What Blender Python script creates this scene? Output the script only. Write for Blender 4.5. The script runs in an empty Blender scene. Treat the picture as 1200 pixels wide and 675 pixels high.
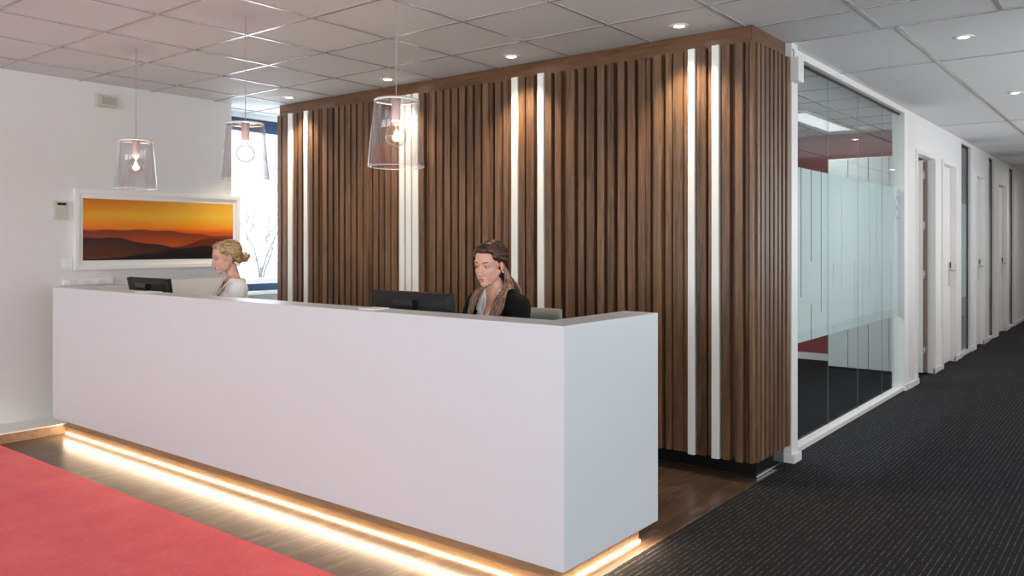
import bpy, bmesh, math, random
from mathutils import Vector, Matrix, noise
random.seed(7)
S = bpy.context.scene
COL = S.collection
PI = math.pi
H = 1.41                     # eye height
CEIL = 2.70
YAW = math.atan2(752, 954)
FOC = 954.0
CX, CY = 600.0, 285.0
SN, CS = math.sin(YAW), math.cos(YAW)

# ---- measuring helpers: where a picture column meets a wall plane -------------------------------
def x_on(px, y):
    u = (px - CX) / FOC
    return y * (-SN + CS * u) / (CS + SN * u)
def y_on(px, x):
    u = (px - CX) / FOC
    return x * (CS + SN * u) / (-SN + CS * u)

# ---- materials -----------------------------------------------------------------------------------
MATS = {}
def new_mat(name):
    m = bpy.data.materials.new(name); m.use_nodes = True
    nt = m.node_tree
    for n in list(nt.nodes): nt.nodes.remove(n)
    out = nt.nodes.new('ShaderNodeOutputMaterial')
    MATS[name] = m
    return m, nt, out
def N(nt, t, **kw):
    n = nt.nodes.new(t)
    for k, v in kw.items():
        if k in n.inputs.keys(): n.inputs[k].default_value = v
        else: setattr(n, k, v)
    return n
def L(nt, a, b): nt.links.new(a, b)
def rgb(r, g, b):            # sRGB 0-255 -> linear
    f = lambda c: (c/255/12.92) if c/255 <= 0.04045 else ((c/255+0.055)/1.055)**2.4
    return (f(r), f(g), f(b), 1)
def plain(name, col, rough=0.6, metal=0.0, spec=0.5, var=0.04, scale=8.0, bump=0.0, bscale=200.0, sheen=0.0, coat=0.0):
    m, nt, out = new_mat(name)
    b = N(nt, 'ShaderNodeBsdfPrincipled', Roughness=rough, Metallic=metal)
    b.inputs['Specular IOR Level'].default_value = spec
    b.inputs['Sheen Weight'].default_value = sheen
    b.inputs['Coat Weight'].default_value = coat
    tc = N(nt, 'ShaderNodeTexCoord')
    nz = N(nt, 'ShaderNodeTexNoise', Scale=scale, Detail=3.0)
    L(nt, tc.outputs['Object'], nz.inputs['Vector'])
    mx = N(nt, 'ShaderNodeMix', data_type='RGBA')
    c2 = tuple(max(0, c*(1-var*2)) for c in col[:3]) + (1,)
    c1 = tuple(min(1, c*(1+var)) for c in col[:3]) + (1,)
    mx.inputs[6].default_value = c1; mx.inputs[7].default_value = c2
    L(nt, nz.outputs['Fac'], mx.inputs[0]); L(nt, mx.outputs[2], b.inputs['Base Color'])
    if bump:
        n2 = N(nt, 'ShaderNodeTexNoise', Scale=bscale, Detail=2.0)
        L(nt, tc.outputs['Object'], n2.inputs['Vector'])
        bp = N(nt, 'ShaderNodeBump', Strength=bump, Distance=0.002)
        L(nt, n2.outputs['Fac'], bp.inputs['Height']); L(nt, bp.outputs[0], b.inputs['Normal'])
    L(nt, b.outputs[0], out.inputs[0])
    return m
def emit(name, col, strength):
    m, nt, out = new_mat(name)
    e = N(nt, 'ShaderNodeEmission', Strength=strength); e.inputs['Color'].default_value = col
    L(nt, e.outputs[0], out.inputs[0]); return m
def clear_glass(name, tint, base=0.04, pw=5.0, rough=0.0, gcol=(1,1,1,1), gain=0.96):
    # thin clear pane: sees straight through, mirrors more at a grazing view
    m, nt, out = new_mat(name)
    t = N(nt, 'ShaderNodeBsdfTransparent'); t.inputs[0].default_value = tint
    g = N(nt, 'ShaderNodeBsdfGlossy', Roughness=rough); g.inputs['Color'].default_value = gcol
    lw = N(nt, 'ShaderNodeLayerWeight', Blend=0.5)
    p = N(nt, 'ShaderNodeMath', operation='POWER'); p.inputs[1].default_value = pw
    L(nt, lw.outputs['Facing'], p.inputs[0])
    a = N(nt, 'ShaderNodeMath', operation='MULTIPLY_ADD'); a.inputs[1].default_value = gain; a.inputs[2].default_value = base
    L(nt, p.outputs[0], a.inputs[0])
    mx = N(nt, 'ShaderNodeMixShader'); L(nt, a.outputs[0], mx.inputs[0])
    L(nt, t.outputs[0], mx.inputs[1]); L(nt, g.outputs[0], mx.inputs[2]); L(nt, mx.outputs[0], out.inputs[0])
    return m
def wood(name, dark, mid, light, axis='Z', stretch=14.0, scale=1.6, rough=0.5, per_island=0.35, bump=0.25):
    m, nt, out = new_mat(name)
    b = N(nt, 'ShaderNodeBsdfPrincipled', Roughness=rough)
    tc = N(nt, 'ShaderNodeTexCoord'); geo = N(nt, 'ShaderNodeNewGeometry')
    mp = N(nt, 'ShaderNodeMapping')
    sc = [stretch]*3; sc['XYZ'.index(axis)] = 1.0
    mp.inputs['Scale'].default_value = sc
    off = N(nt, 'ShaderNodeVectorMath', operation='SCALE'); off.inputs[0].default_value = (3.1, 7.7, 23.0)
    L(nt, geo.outputs['Random Per Island'], off.inputs['Scale'])
    add = N(nt, 'ShaderNodeVectorMath', operation='ADD')
    L(nt, tc.outputs['Object'], add.inputs[0]); L(nt, off.outputs[0], add.inputs[1]); L(nt, add.outputs[0], mp.inputs[0])
    n1 = N(nt, 'ShaderNodeTexNoise', Scale=scale, Detail=6.0, Roughness=0.62, Distortion=0.9)
    n2 = N(nt, 'ShaderNodeTexNoise', Scale=scale*5, Detail=5.0, Roughness=0.7, Distortion=0.3)
    L(nt, mp.outputs[0], n1.inputs['Vector']); L(nt, mp.outputs[0], n2.inputs['Vector'])
    s = N(nt, 'ShaderNodeMath', operation='MULTIPLY_ADD'); s.inputs[1].default_value = 0.45
    L(nt, n2.outputs['Fac'], s.inputs[0])
    h = N(nt, 'ShaderNodeMath', operation='MULTIPLY'); h.inputs[1].default_value = 0.55; L(nt, n1.outputs['Fac'], h.inputs[0])
    L(nt, h.outputs[0], s.inputs[2])
    r = N(nt, 'ShaderNodeMath', operation='MULTIPLY_ADD'); r.inputs[1].default_value = per_island*0.35; L(nt, geo.outputs['Random Per Island'], r.inputs[0]); 
    sub = N(nt, 'ShaderNodeMath', operation='SUBTRACT'); sub.inputs[1].default_value = per_island*0.175
    L(nt, s.outputs[0], r.inputs[2]); L(nt, r.outputs[0], sub.inputs[0])
    cr = N(nt, 'ShaderNodeValToRGB'); e = cr.color_ramp.elements
    e[0].position = 0.33; e[0].color = dark; e[1].position = 0.68; e[1].color = light
    k = e.new(0.5); k.color = mid
    L(nt, sub.outputs[0], cr.inputs[0]); L(nt, cr.outputs[0], b.inputs['Base Color'])
    if bump:
        bp = N(nt, 'ShaderNodeBump', Strength=bump, Distance=0.002)
        L(nt, n2.outputs['Fac'], bp.inputs['Height']); L(nt, bp.outputs[0], b.inputs['Normal'])
    L(nt, b.outputs[0], out.inputs[0]); return m

wall_paint = plain('wall_paint', (0.75, 0.75, 0.74, 1), 0.7, var=0.015, bump=0.05, bscale=300)
door_paint = plain('door_paint', (0.80, 0.78, 0.765, 1), 0.4, var=0.01)
frame_paint = plain('frame_paint', (0.78, 0.76, 0.735, 1), 0.35, var=0.01)
tile_mat = plain('ceiling_tile', (0.72, 0.735, 0.74, 1), 0.85, var=0.03, scale=60, bump=0.25, bscale=260)
rail_mat = plain('ceiling_rail', (0.42, 0.40, 0.39, 1), 0.25, var=0.0, spec=0.9)
desk_white = plain('desk_white', (0.69, 0.705, 0.71, 1), 0.38, var=0.008)
white_gloss = plain('white_gloss', (0.86, 0.86, 0.84, 1), 0.3, var=0.005)
white_slat_m = plain('white_batten', (0.90, 0.895, 0.86, 1), 0.35, var=0.01)
red_wall = plain('red_wall', rgb(140, 62, 64), 0.7, var=0.03)
cabinet_white = plain('cabinet_white', (0.62, 0.66, 0.64, 1), 0.45, var=0.01)
black_gloss = plain('black_gloss', (0.012, 0.012, 0.012, 1), 0.12, var=0.0)
black_plastic = plain('black_plastic', (0.010, 0.010, 0.011, 1), 0.5, spec=0.3, var=0.05)
dark_screen = plain('dark_screen', (0.01, 0.01, 0.012, 1), 0.12, var=0.0)
steel = plain('brushed_steel', (0.62, 0.60, 0.57, 1), 0.3, metal=1.0, var=0.05)
chrome = plain('chrome', (0.75, 0.75, 0.76, 1), 0.12, metal=1.0, var=0.0)
bronze_edge = plain('door_edge_brown', rgb(126, 108, 98), 0.45, var=0.05)
blue_paint = plain('blue_window_frame', rgb(26, 62, 96), 0.35, var=0.05)
cream_plastic = plain('cream_plastic', rgb(202, 197, 184), 0.45, var=0.01)
grey_plastic = plain('grey_plastic', rgb(170, 168, 160), 0.5, var=0.01)
rose_metal = plain('pale_rose_metal', rgb(226, 196, 186), 0.38, metal=0.15, var=0.01)
cable_mat = plain('cable_grey', rgb(165, 162, 158), 0.4, var=0.0)
black_rubber = plain('black_rubber', (0.01, 0.01, 0.01, 1), 0.6, var=0.0)
chair_mesh = plain('grey_chair_fabric', rgb(128, 134, 132), 0.75, var=0.06, bump=0.3, bscale=600)
chair_dark = plain('chair_dark_plastic', (0.03, 0.03, 0.032, 1), 0.4, var=0.02)
skin_a = plain('skin_light', rgb(226, 172, 148), 0.45, var=0.05, scale=14)
skin_b = plain('skin_fair', rgb(226, 174, 150), 0.45, var=0.05, scale=14)
for s_ in (skin_a, skin_b):
    pb = [n for n in s_.node_tree.nodes if n.type == 'BSDF_PRINCIPLED'][0]
    pb.inputs['Subsurface Weight'].default_value = 0.15
    pb.inputs['Subsurface Radius'].default_value = (0.02, 0.008, 0.004)
lip_m = plain('lips', rgb(196, 112, 106), 0.35, var=0.03)
eye_w = plain('eye_white', rgb(225, 220, 215), 0.2, var=0.0)
iris_m = plain('iris', rgb(60, 52, 44), 0.15, var=0.0)
brow_dark = plain('brow_dark', rgb(64, 44, 34), 0.7, var=0.05)
brow_blonde = plain('brow_blonde', rgb(120, 88, 60), 0.7, var=0.05)
blazer_m = plain('black_blazer', (0.006, 0.006, 0.007, 1), 0.85, var=0.2, spec=0.2, bump=0.2, bscale=900)
shirt_m = plain('white_shirt', (0.84, 0.84, 0.86, 1), 0.7, var=0.02, bump=0.15, bscale=700)
blouse_m = plain('white_blouse', (0.86, 0.86, 0.87, 1), 0.6, var=0.02, bump=0.1, bscale=50)
trouser_m = plain('dark_trousers', (0.02, 0.02, 0.024, 1), 0.8, var=0.05)
shoe_m = plain('black_shoe', (0.01, 0.01, 0.01, 1), 0.3, var=0.0)
pearl_m = plain('pearl', (0.9, 0.88, 0.85, 1), 0.15, var=0.0)
bark_m = plain('pale_bark', rgb(150, 150, 145), 0.9, var=0.15)
lawn_m = plain('lawn', rgb(205, 208, 205), 0.95, var=0.2, scale=3)  # outdoor glare put into the colour: lawn paled to grey
far_wall_m = plain('pale_render', rgb(200, 205, 210), 0.9, var=0.02)

slat_wood = wood('walnut_battens', rgb(56, 39, 27), rgb(106, 78, 56), rgb(142, 110, 82), 'Z', 22, 1.7, 0.42, 0.4, 0.2)
slat_panel_wood = wood('walnut_panel', rgb(74, 52, 36), rgb(116, 84, 60), rgb(142, 108, 80), 'Z', 16, 1.5, 0.45, 0.0)
header_wood = wood('walnut_header', rgb(70, 47, 31), rgb(108, 76, 52), rgb(130, 95, 68), 'X', 12, 1.5, 0.34, 0.0)
plinth_wood = wood('plinth_wood', rgb(120, 92, 68), rgb(150, 118, 88), rgb(170, 138, 104), 'X', 10, 1.5, 0.4, 0.0)

def hair_mat(name, dark, mid, light, axis=2):
    m, nt, out = new_mat(name)
    b = N(nt, 'ShaderNodeBsdfPrincipled', Roughness=0.42)
    tc = N(nt, 'ShaderNodeTexCoord'); geo = N(nt, 'ShaderNodeNewGeometry')
    mp = N(nt, 'ShaderNodeMapping'); s = [90.0]*3; s[axis] = 4.0; mp.inputs['Scale'].default_value = s
    L(nt, tc.outputs['Object'], mp.inputs[0])
    nz = N(nt, 'ShaderNodeTexNoise', Scale=1.0, Detail=4.0, Roughness=0.7); L(nt, mp.outputs[0], nz.inputs['Vector'])
    s2 = N(nt, 'ShaderNodeMath', operation='MULTIPLY_ADD'); s2.inputs[1].default_value = 0.4
    L(nt, geo.outputs['Random Per Island'], s2.inputs[0])
    sb = N(nt, 'ShaderNodeMath', operation='SUBTRACT'); sb.inputs[1].default_value = 0.2
    L(nt, nz.outputs['Fac'], sb.inputs[0]); L(nt, sb.outputs[0], s2.inputs[2])
    cr = N(nt, 'ShaderNodeValToRGB'); e = cr.color_ramp.elements
    e[0].position = 0.3; e[0].color = dark; e[1].position = 0.72; e[1].color = light; k = e.new(0.5); k.color = mid
    L(nt, s2.outputs[0], cr.inputs[0]); L(nt, cr.outputs[0], b.inputs['Base Color'])
    b.inputs['Anisotropic'].default_value = 0.4
    L(nt, b.outputs[0], out.inputs[0]); return m
hair_brown_top = hair_mat('hair_brown_crown', rgb(34, 18, 12), rgb(62, 36, 24), rgb(108, 70, 46), 1)
hair_brown = hair_mat('hair_brown_lengths', rgb(88, 62, 46), rgb(138, 106, 84), rgb(196, 166, 142), 2)
hair_blonde = hair_mat('hair_blonde', rgb(140, 104, 64), rgb(206, 170, 122), rgb(240, 216, 176), 1)

def floor_wood_mat():
    m, nt, out = new_mat('grey_brown_planks')
    b = N(nt, 'ShaderNodeBsdfPrincipled', Roughness=0.3)
    tc = N(nt, 'ShaderNodeTexCoord')
    mp = N(nt, 'ShaderNodeMapping'); mp.inputs['Rotation'].default_value = (0, 0, PI/2); L(nt, tc.outputs['Object'], mp.inputs[0])
    br = N(nt, 'ShaderNodeTexBrick', Scale=1.0); br.offset = 0.37
    br.inputs['Brick Width'].default_value = 1.2; br.inputs['Row Height'].default_value = 0.18
    br.inputs['Mortar Size'].default_value = 0.0012
    br.inputs['Color1'].default_value = (0.1, 0.1, 0.1, 1); br.inputs['Color2'].default_value = (0.9, 0.9, 0.9, 1)
    br.inputs['Mortar'].default_value = (0, 0, 0, 1)
    L(nt, mp.outputs[0], br.inputs['Vector'])
    mp2 = N(nt, 'ShaderNodeMapping'); mp2.inputs['Scale'].default_value = (14, 1.1, 1); L(nt, tc.outputs['Object'], mp2.inputs[0])
    sh = N(nt, 'ShaderNodeVectorMath', operation='MULTIPLY_ADD'); sh.inputs[1].default_value = (9, 13, 5)
    L(nt, br.outputs['Color'], sh.inputs[0]); L(nt, mp2.outputs[0], sh.inputs[2])
    nz = N(nt, 'ShaderNodeTexNoise', Scale=1.8, Detail=7.0, Roughness=0.65, Distortion=1.1); L(nt, sh.outputs[0], nz.inputs['Vector'])
    cr = N(nt, 'ShaderNodeValToRGB'); e = cr.color_ramp.elements
    e[0].position = 0.3; e[0].color = rgb(48, 38, 31); e[1].position = 0.75; e[1].color = rgb(128, 108, 92); k = e.new(0.52); k.color = rgb(86, 69, 56)
    L(nt, nz.outputs['Fac'], cr.inputs[0])
    mx = N(nt, 'ShaderNodeMix', data_type='RGBA', blend_type='MULTIPLY'); mx.inputs[0].default_value = 0.25
    L(nt, cr.outputs[0], mx.inputs[6]); L(nt, br.outputs['Color'], mx.inputs[7])
    L(nt, mx.outputs[2], b.inputs['Base Color'])
    bp = N(nt, 'ShaderNodeBump', Strength=0.12, Distance=0.002); L(nt, nz.outputs['Fac'], bp.inputs['Height']); L(nt, bp.outputs[0], b.inputs['Normal'])
    L(nt, b.outputs[0], out.inputs[0]); return m
wood_floor_m = floor_wood_mat()

def dark_carpet_mat():
    m, nt, out = new_mat('charcoal_carpet')
    b = N(nt, 'ShaderNodeBsdfPrincipled', Roughness=0.95); b.inputs['Specular IOR Level'].default_value = 0.1
    tc = N(nt, 'ShaderNodeTexCoord'); sp = N(nt, 'ShaderNodeSeparateXYZ'); L(nt, tc.outputs['Object'], sp.inputs[0])
    # fine lines of lighter stitches running down the corridor
    w = N(nt, 'ShaderNodeMath', operation='MULTIPLY'); w.inputs[1].default_value = 1/0.027; L(nt, sp.outputs[0], w.inputs[0])
    fr = N(nt, 'ShaderNodeMath', operation='FRACT'); L(nt, w.outputs[0], fr.inputs[0])
    lt = N(nt, 'ShaderNodeMath', operation='LESS_THAN'); lt.inputs[1].default_value = 0.2; L(nt, fr.outputs[0], lt.inputs[0])
    mp = N(nt, 'ShaderNodeMapping'); mp.inputs['Scale'].default_value = (37.03, 48, 1); L(nt, tc.outputs['Object'], mp.inputs[0])
    fl = N(nt, 'ShaderNodeVectorMath', operation='FLOOR'); L(nt, mp.outputs[0], fl.inputs[0])
    wn = N(nt, 'ShaderNodeTexWhiteNoise'); L(nt, fl.outputs[0], wn.inputs['Vector'])
    mu = N(nt, 'ShaderNodeMath', operation='MULTIPLY'); L(nt, lt.outputs[0], mu.inputs[0]); L(nt, wn.outputs['Value'], mu.inputs[1])
    nz = N(nt, 'ShaderNodeTexNoise', Scale=170.0, Detail=3.0, Roughness=0.7); L(nt, tc.outputs['Object'], nz.inputs['Vector'])
    cr = N(nt, 'ShaderNodeValToRGB'); e = cr.color_ramp.elements
    e[0].position = 0.3; e[0].color = rgb(14, 14, 16); e[1].position = 0.78; e[1].color = rgb(58, 58, 60)
    L(nt, nz.outputs['Fac'], cr.inputs[0])
    mx = N(nt, 'ShaderNodeMix', data_type='RGBA'); mx.inputs[7].default_value = rgb(120, 119, 115)
    sc = N(nt, 'ShaderNodeMath', operation='MULTIPLY'); sc.inputs[1].default_value = 0.5; L(nt, mu.outputs[0], sc.inputs[0])
    L(nt, sc.outputs[0], mx.inputs[0]); L(nt, cr.outputs[0], mx.inputs[6]); L(nt, mx.outputs[2], b.inputs['Base Color'])
    bp = N(nt, 'ShaderNodeBump', Strength=0.7, Distance=0.004); L(nt, nz.outputs['Fac'], bp.inputs['Height']); L(nt, bp.outputs[0], b.inputs['Normal'])
    L(nt, b.outputs[0], out.inputs[0]); return m
dark_carpet_m = dark_carpet_mat()
black_carpet_m = plain('black_carpet', (0.010, 0.0105, 0.011, 1), 0.95, spec=.1, var=0.3, scale=200, bump=.4, bscale=300)
bounce_floor_m = plain('pale_stone_floor', (0.5, 0.49, 0.47, 1), 0.4, var=0.05)  # added reflector floor, throws light up to the ceiling

def red_carpet_mat():
    m, nt, out = new_mat('red_carpet')
    b = N(nt, 'ShaderNodeBsdfPrincipled', Roughness=0.95); b.inputs['Specular IOR Level'].default_value = 0.1
    b.inputs['Sheen Weight'].default_value = 0.15
    tc = N(nt, 'ShaderNodeTexCoord')
    nz = N(nt, 'ShaderNodeTexNoise', Scale=150.0, Detail=4.0, Roughness=0.75); L(nt, tc.outputs['Object'], nz.inputs['Vector'])
    n2 = N(nt, 'ShaderNodeTexNoise', Scale=3.0, Detail=6.0, Roughness=0.7); L(nt, tc.outputs['Object'], n2.inputs['Vector'])
    ad = N(nt, 'ShaderNodeMath', operation='MULTIPLY_ADD'); ad.inputs[1].default_value = 0.45; L(nt, n2.outputs['Fac'], ad.inputs[0])
    hf = N(nt, 'ShaderNodeMath', operation='MULTIPLY'); hf.inputs[1].default_value = 0.55; L(nt, nz.outputs['Fac'], hf.inputs[0]); L(nt, hf.outputs[0], ad.inputs[2])
    cr = N(nt, 'ShaderNodeValToRGB'); e = cr.color_ramp.elements
    e[0].position = 0.32; e[0].color = rgb(220, 58, 65); e[1].position = 0.68; e[1].color = rgb(254, 104, 101)
    L(nt, ad.outputs[0], cr.inputs[0]); L(nt, cr.outputs[0], b.inputs['Base Color'])
    bp = N(nt, 'ShaderNodeBump', Strength=0.5, Distance=0.004); L(nt, nz.outputs['Fac'], bp.inputs['Height']); L(nt, bp.outputs[0], b.inputs['Normal'])
    L(nt, b.outputs[0], out.inputs[0]); return m
red_carpet_m = red_carpet_mat()

def film_mat():
    m, nt, out = new_mat('frosted_film')
    d = N(nt, 'ShaderNodeBsdfDiffuse'); d.inputs[0].default_value = (0.79, 0.84, 0.84, 1)
    t = N(nt, 'ShaderNodeBsdfTranslucent'); t.inputs[0].default_value = (0.86, 0.92, 0.925, 1)
    tr = N(nt, 'ShaderNodeBsdfTransparent'); tr.inputs[0].default_value = (0.8, 0.93, 0.92, 1)
    tc = N(nt, 'ShaderNodeTexCoord'); nz = N(nt, 'ShaderNodeTexNoise', Scale=1.5, Detail=2.0); L(nt, tc.outputs['Object'], nz.inputs['Vector'])
    mr = N(nt, 'ShaderNodeMapRange'); mr.inputs[3].default_value = 0.52; mr.inputs[4].default_value = 0.60; L(nt, nz.outputs['Fac'], mr.inputs[0])
    m1 = N(nt, 'ShaderNodeMixShader'); L(nt, mr.outputs[0], m1.inputs[0]); L(nt, d.outputs[0], m1.inputs[1]); L(nt, t.outputs[0], m1.inputs[2])
    m2 = N(nt, 'ShaderNodeMixShader'); m2.inputs[0].default_value = 0.12; L(nt, m1.outputs[0], m2.inputs[1]); L(nt, tr.outputs[0], m2.inputs[2])
    L(nt, m2.outputs[0], out.inputs[0]); return m
film_m = film_mat()
part_glass = clear_glass('partition_glass', (0.955, 0.975, 0.972, 1), 0.03, 5.0, gain=0.55)
joint_m = plain('joint_strip', rgb(130, 138, 136), 0.2, var=0.0)
shade_glass = clear_glass('clear_shade', (0.97, 0.97, 0.975, 1), 0.05, 2.2, 0.02, (0.95, 0.95, 0.97, 1), 0.6)
bulb_glass = clear_glass('bulb_glass', (0.99, 0.985, 0.97, 1), 0.05, 1.7, 0.0, (.9, .9, .9, 1), 0.85)
window_glass = clear_glass('window_glass', (0.97, 0.98, 1.0, 1), 0.03, 5.0)
filament_m = emit('filament', (1.0, 0.74, 0.45, 1), 120)
led_m = emit('led_line', (1.0, 0.70, 0.42, 1), 14)
down_m = emit('downlight_lamp', (1.0, 0.90, 0.78, 1), 22)
lumi_m = emit('luminaire_diffuser', (0.93, 0.97, 1.0, 1), .9)

# ---- object helpers ------------------------------------------------------------------------------
def props(o, label=None, cat=None, group=None, kind=None):
    if label: o['label'] = label
    if cat: o['category'] = cat
    if group: o['group'] = group
    if kind: o['kind'] = kind
    return o
def link(o, parent=None):
    COL.objects.link(o)
    if parent is not None: o.parent = parent
    return o
def empty(name, loc, label, cat, group=None, rz=0.0):
    o = bpy.data.objects.new(name, None); o.location = loc; o.rotation_euler = (0, 0, rz)
    o.empty_display_size = 0.1
    link(o); return props(o, label, cat, group)
def mesh_obj(name, bm, mats, parent=None, smooth=False, bevel=0.0):
    me = bpy.data.meshes.new(name)
    bmesh.ops.recalc_face_normals(bm, faces=bm.faces)
    bm.to_mesh(me); bm.free()
    for m in (mats if isinstance(mats, (list, tuple)) else [mats]): me.materials.append(m)
    if smooth:
        for p in me.polygons: p.use_smooth = True
    o = bpy.data.objects.new(name, me); link(o, parent)
    if bevel:
        b = o.modifiers.new('bevel', 'BEVEL'); b.width = bevel; b.segments = 2; b.limit_method = 'ANGLE'; b.angle_limit = 0.7
    return o
def bx(bm, x0, x1, y0, y1, z0, z1, mi=0):
    x0, x1 = sorted((x0, x1)); y0, y1 = sorted((y0, y1)); z0, z1 = sorted((z0, z1))
    v = [bm.verts.new((x, y, z)) for x in (x0, x1) for y in (y0, y1) for z in (z0, z1)]
    for idx in ((0,1,3,2), (4,6,7,5), (0,4,5,1), (2,3,7,6), (0,2,6,4), (1,5,7,3)):
        f = bm.faces.new([v[i] for i in idx]); f.material_index = mi
    return v
def box(name, x0, x1, y0, y1, z0, z1, mat, parent=None, bevel=0.0, kind=None):
    bm = bmesh.new(); bx(bm, x0, x1, y0, y1, z0, z1)
    o = mesh_obj(name, bm, mat, parent, bevel=bevel)
    if kind: o['kind'] = kind
    return o
def lathe(bm, prof, seg=32, c=(0, 0, 0), mi=0, closed=False):
    rings = []
    for r, z in prof:
        if r < 1e-5: rings.append([bm.verts.new((c[0], c[1], c[2]+z))])
        else: rings.append([bm.verts.new((c[0]+r*math.cos(2*PI*i/seg), c[1]+r*math.sin(2*PI*i/seg), c[2]+z)) for i in range(seg)])
    pairs = list(zip(rings, rings[1:]))
    if closed: pairs.append((rings[-1], rings[0]))
    for a, b in pairs:
        for i in range(seg):
            j = (i+1) % seg
            if len(a) == 1 and len(b) == 1: continue
            if len(a) == 1: f = bm.faces.new((a[0], b[i], b[j]))
            elif len(b) == 1: f = bm.faces.new((a[i], a[j], b[0]))
            else: f = bm.faces.new((a[i], a[j], b[j], b[i]))
            f.material_index = mi; f.smooth = True
def tube(bm, pts, rad, seg=8, caps=True, mi=0, flat=1.0):
    pts = [Vector(p) for p in pts]
    rads = rad if isinstance(rad, (list, tuple)) else [rad]*len(pts)
    rings = []; up = Vector((0.13, 0.21, 1)).normalized()
    for i, p in enumerate(pts):
        t = (pts[min(i+1, len(pts)-1)] - pts[max(i-1, 0)])
        if t.length < 1e-9: t = Vector((0, 0, 1))
        t.normalize()
        a = t.cross(up)
        if a.length < 1e-3: a = t.cross(Vector((1, 0, 0)))
        a.normalize(); b = t.cross(a)
        rings.append([bm.verts.new(p + (a*math.cos(2*PI*k/seg) + b*math.sin(2*PI*k/seg)*flat)*rads[i]) for k in range(seg)])
    for A, B in zip(rings, rings[1:]):
        for k in range(seg):
            f = bm.faces.new((A[k], A[(k+1) % seg], B[(k+1) % seg], B[k])); f.smooth = True; f.material_index = mi
    if caps:
        for r in (rings[0], rings[-1]):
            try: bm.faces.new(r).material_index = mi
            except ValueError: pass
def wall(name, boxes, mat, kind='structure'):
    bm = bmesh.new()
    for b in boxes: bx(bm, *b)
    o = mesh_obj(name, bm, mat); o['kind'] = kind; return o
def copy_tree(o, parent=None):
    c = o.copy(); COL.objects.link(c)
    if parent is not None: c.parent = parent
    for ch in list(o.children): copy_tree(ch, c)
    return c

# =================================================================================================
# ROOM SHELL
# =================================================================================================
XL = -6.68      # wall that carries the picture
WX = -7.10      # window wall
CW = -1.87      # corridor wall plane
YB = -4.6       # wall behind the viewer
XR = 3.6
# floor (charcoal carpet everywhere), with the plank floor around the desk and the red carpet let in
bm = bmesh.new()
SL = -1.835
bx(bm, SL, XR+.1, YB-.1, 20.1, -0.1, 0.0, 0)
bx(bm, -7.3, -1.915, 5.0, 20.1, -0.1, 0.0, 3); bx(bm, -1.915, SL, 5.0, 20.1, -0.1, 0.0, 0)
bx(bm, -7.3, SL, 2.25, 5.0, -0.1, 0.0, 1)
bx(bm, -7.3, SL, 0.45, 2.25, -0.1, -0.004, 0)
bx(bm, -7.3, SL, YB-.1, 0.45, -0.1, 0.0, 2)  # unseen pale floor, added to bounce light onto the ceiling
o = mesh_obj('floor', bm, [dark_carpet_m, wood_floor_m, bounce_floor_m, black_carpet_m]); o['kind'] = 'structure'
bm = bmesh.new(); bx(bm, -6.335, SL-0.002, 0.455, 2.247, -0.0035, 0.003)
o = mesh_obj('red_carpet', bm, red_carpet_m)
props(o, 'bright coral red carpet covering the floor in front of the reception desk', 'carpet')
# ceiling slab with a hung grid
bm = bmesh.new(); bx(bm, -7.3, XR+.1, YB-.1, 20.1, CEIL, CEIL+.12)
o = mesh_obj('ceiling', bm, tile_mat); o['kind'] = 'structure'
bm = bmesh.new()
rw = 0.009
gx = [-1.28 - 0.623*k for k in range(-7, 10)]
gy = [4.70] + [4.12 - 0.588*k for k in range(0, 15)]
for x in gx:
    if x > WX and x < XR: bx(bm, x-rw, x+rw, YB, 5.19, CEIL-.006, CEIL+.01)
for y in gy: bx(bm, WX, XR, y-rw, y+rw, CEIL-.005, CEIL+.01)
bx(bm, CW+0.02, XR, 5.19, 5.215, CEIL-.006, CEIL+.01)
for x in (-1.20, -0.0):
    bx(bm, x-.014, x+.014, 5.2, 18, CEIL-.006, CEIL+.01)
for y in (6.40, 9.95, 12.4, 14.8, 17.2): bx(bm, CW, 0.6, y-rw*.8, y+rw*.8, CEIL-.005, CEIL+.01)
for k in range(7):                                   # meeting room grid
    x = -2.42 - 0.62*k; bx(bm, x-rw, x+rw, 5.45, 10.1, CEIL-.006, CEIL+.01)
for k in range(8):
    y = 5.75 + 0.6*k; bx(bm, -6.6, -1.95, y-rw, y+rw, CEIL-.005, CEIL+.01)
o = mesh_obj('trim_1', bm, rail_mat); o['kind'] = 'structure'

wall('wall_left', [(WX-.15, XL, YB, 4.29, 0, CEIL)], wall_paint)
wall('wall_right', [(XR, XR+.12, YB, 5.3, 0, 0.8), (XR, XR+.12, YB, 5.3, 2.5, CEIL), (XR, XR+.12, YB, -3.8, .8, 2.5),
                    (XR, XR+.12, -1.2, -0.8, .8, 2.5), (XR, XR+.12, 1.8, 2.2, .8, 2.5), (XR, XR+.12, 4.8, 5.3, .8, 2.5)], wall_paint)
wall('wall_behind', [(WX, XR+.1, YB-.12, YB, 0, 0.7), (WX, XR+.1, YB-.12, YB, 2.5, CEIL), (WX, -6.0, YB-.12, YB, .7, 2.5),
                    (-3.2, -2.8, YB-.12, YB, .7, 2.5), (0, 0.4, YB-.12, YB, .7, 2.5), (3.2, XR+.1, YB-.12, YB, .7, 2.5)], wall_paint)
# right flank of the corridor, window openings added to let light in
wall('wall_corridor', [(0.6, 0.72, 5.3, 5.6, 0, CEIL), (0.6, 0.72, 5.6, 12.4, 0, .9), (0.6, 0.72, 5.6, 12.4, 2.5, CEIL), (0.6, .72, 8.85, 9.15, .9, 2.5), (0.6, 0.72, 12.4, 18.0, 0, CEIL), (0.6, XR+.12, 5.3, 5.42, 0, CEIL)], wall_paint)
wall('wall_end', [(-7.2, 0.72, 18.0, 18.12, 0, CEIL)], wall_paint)
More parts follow.
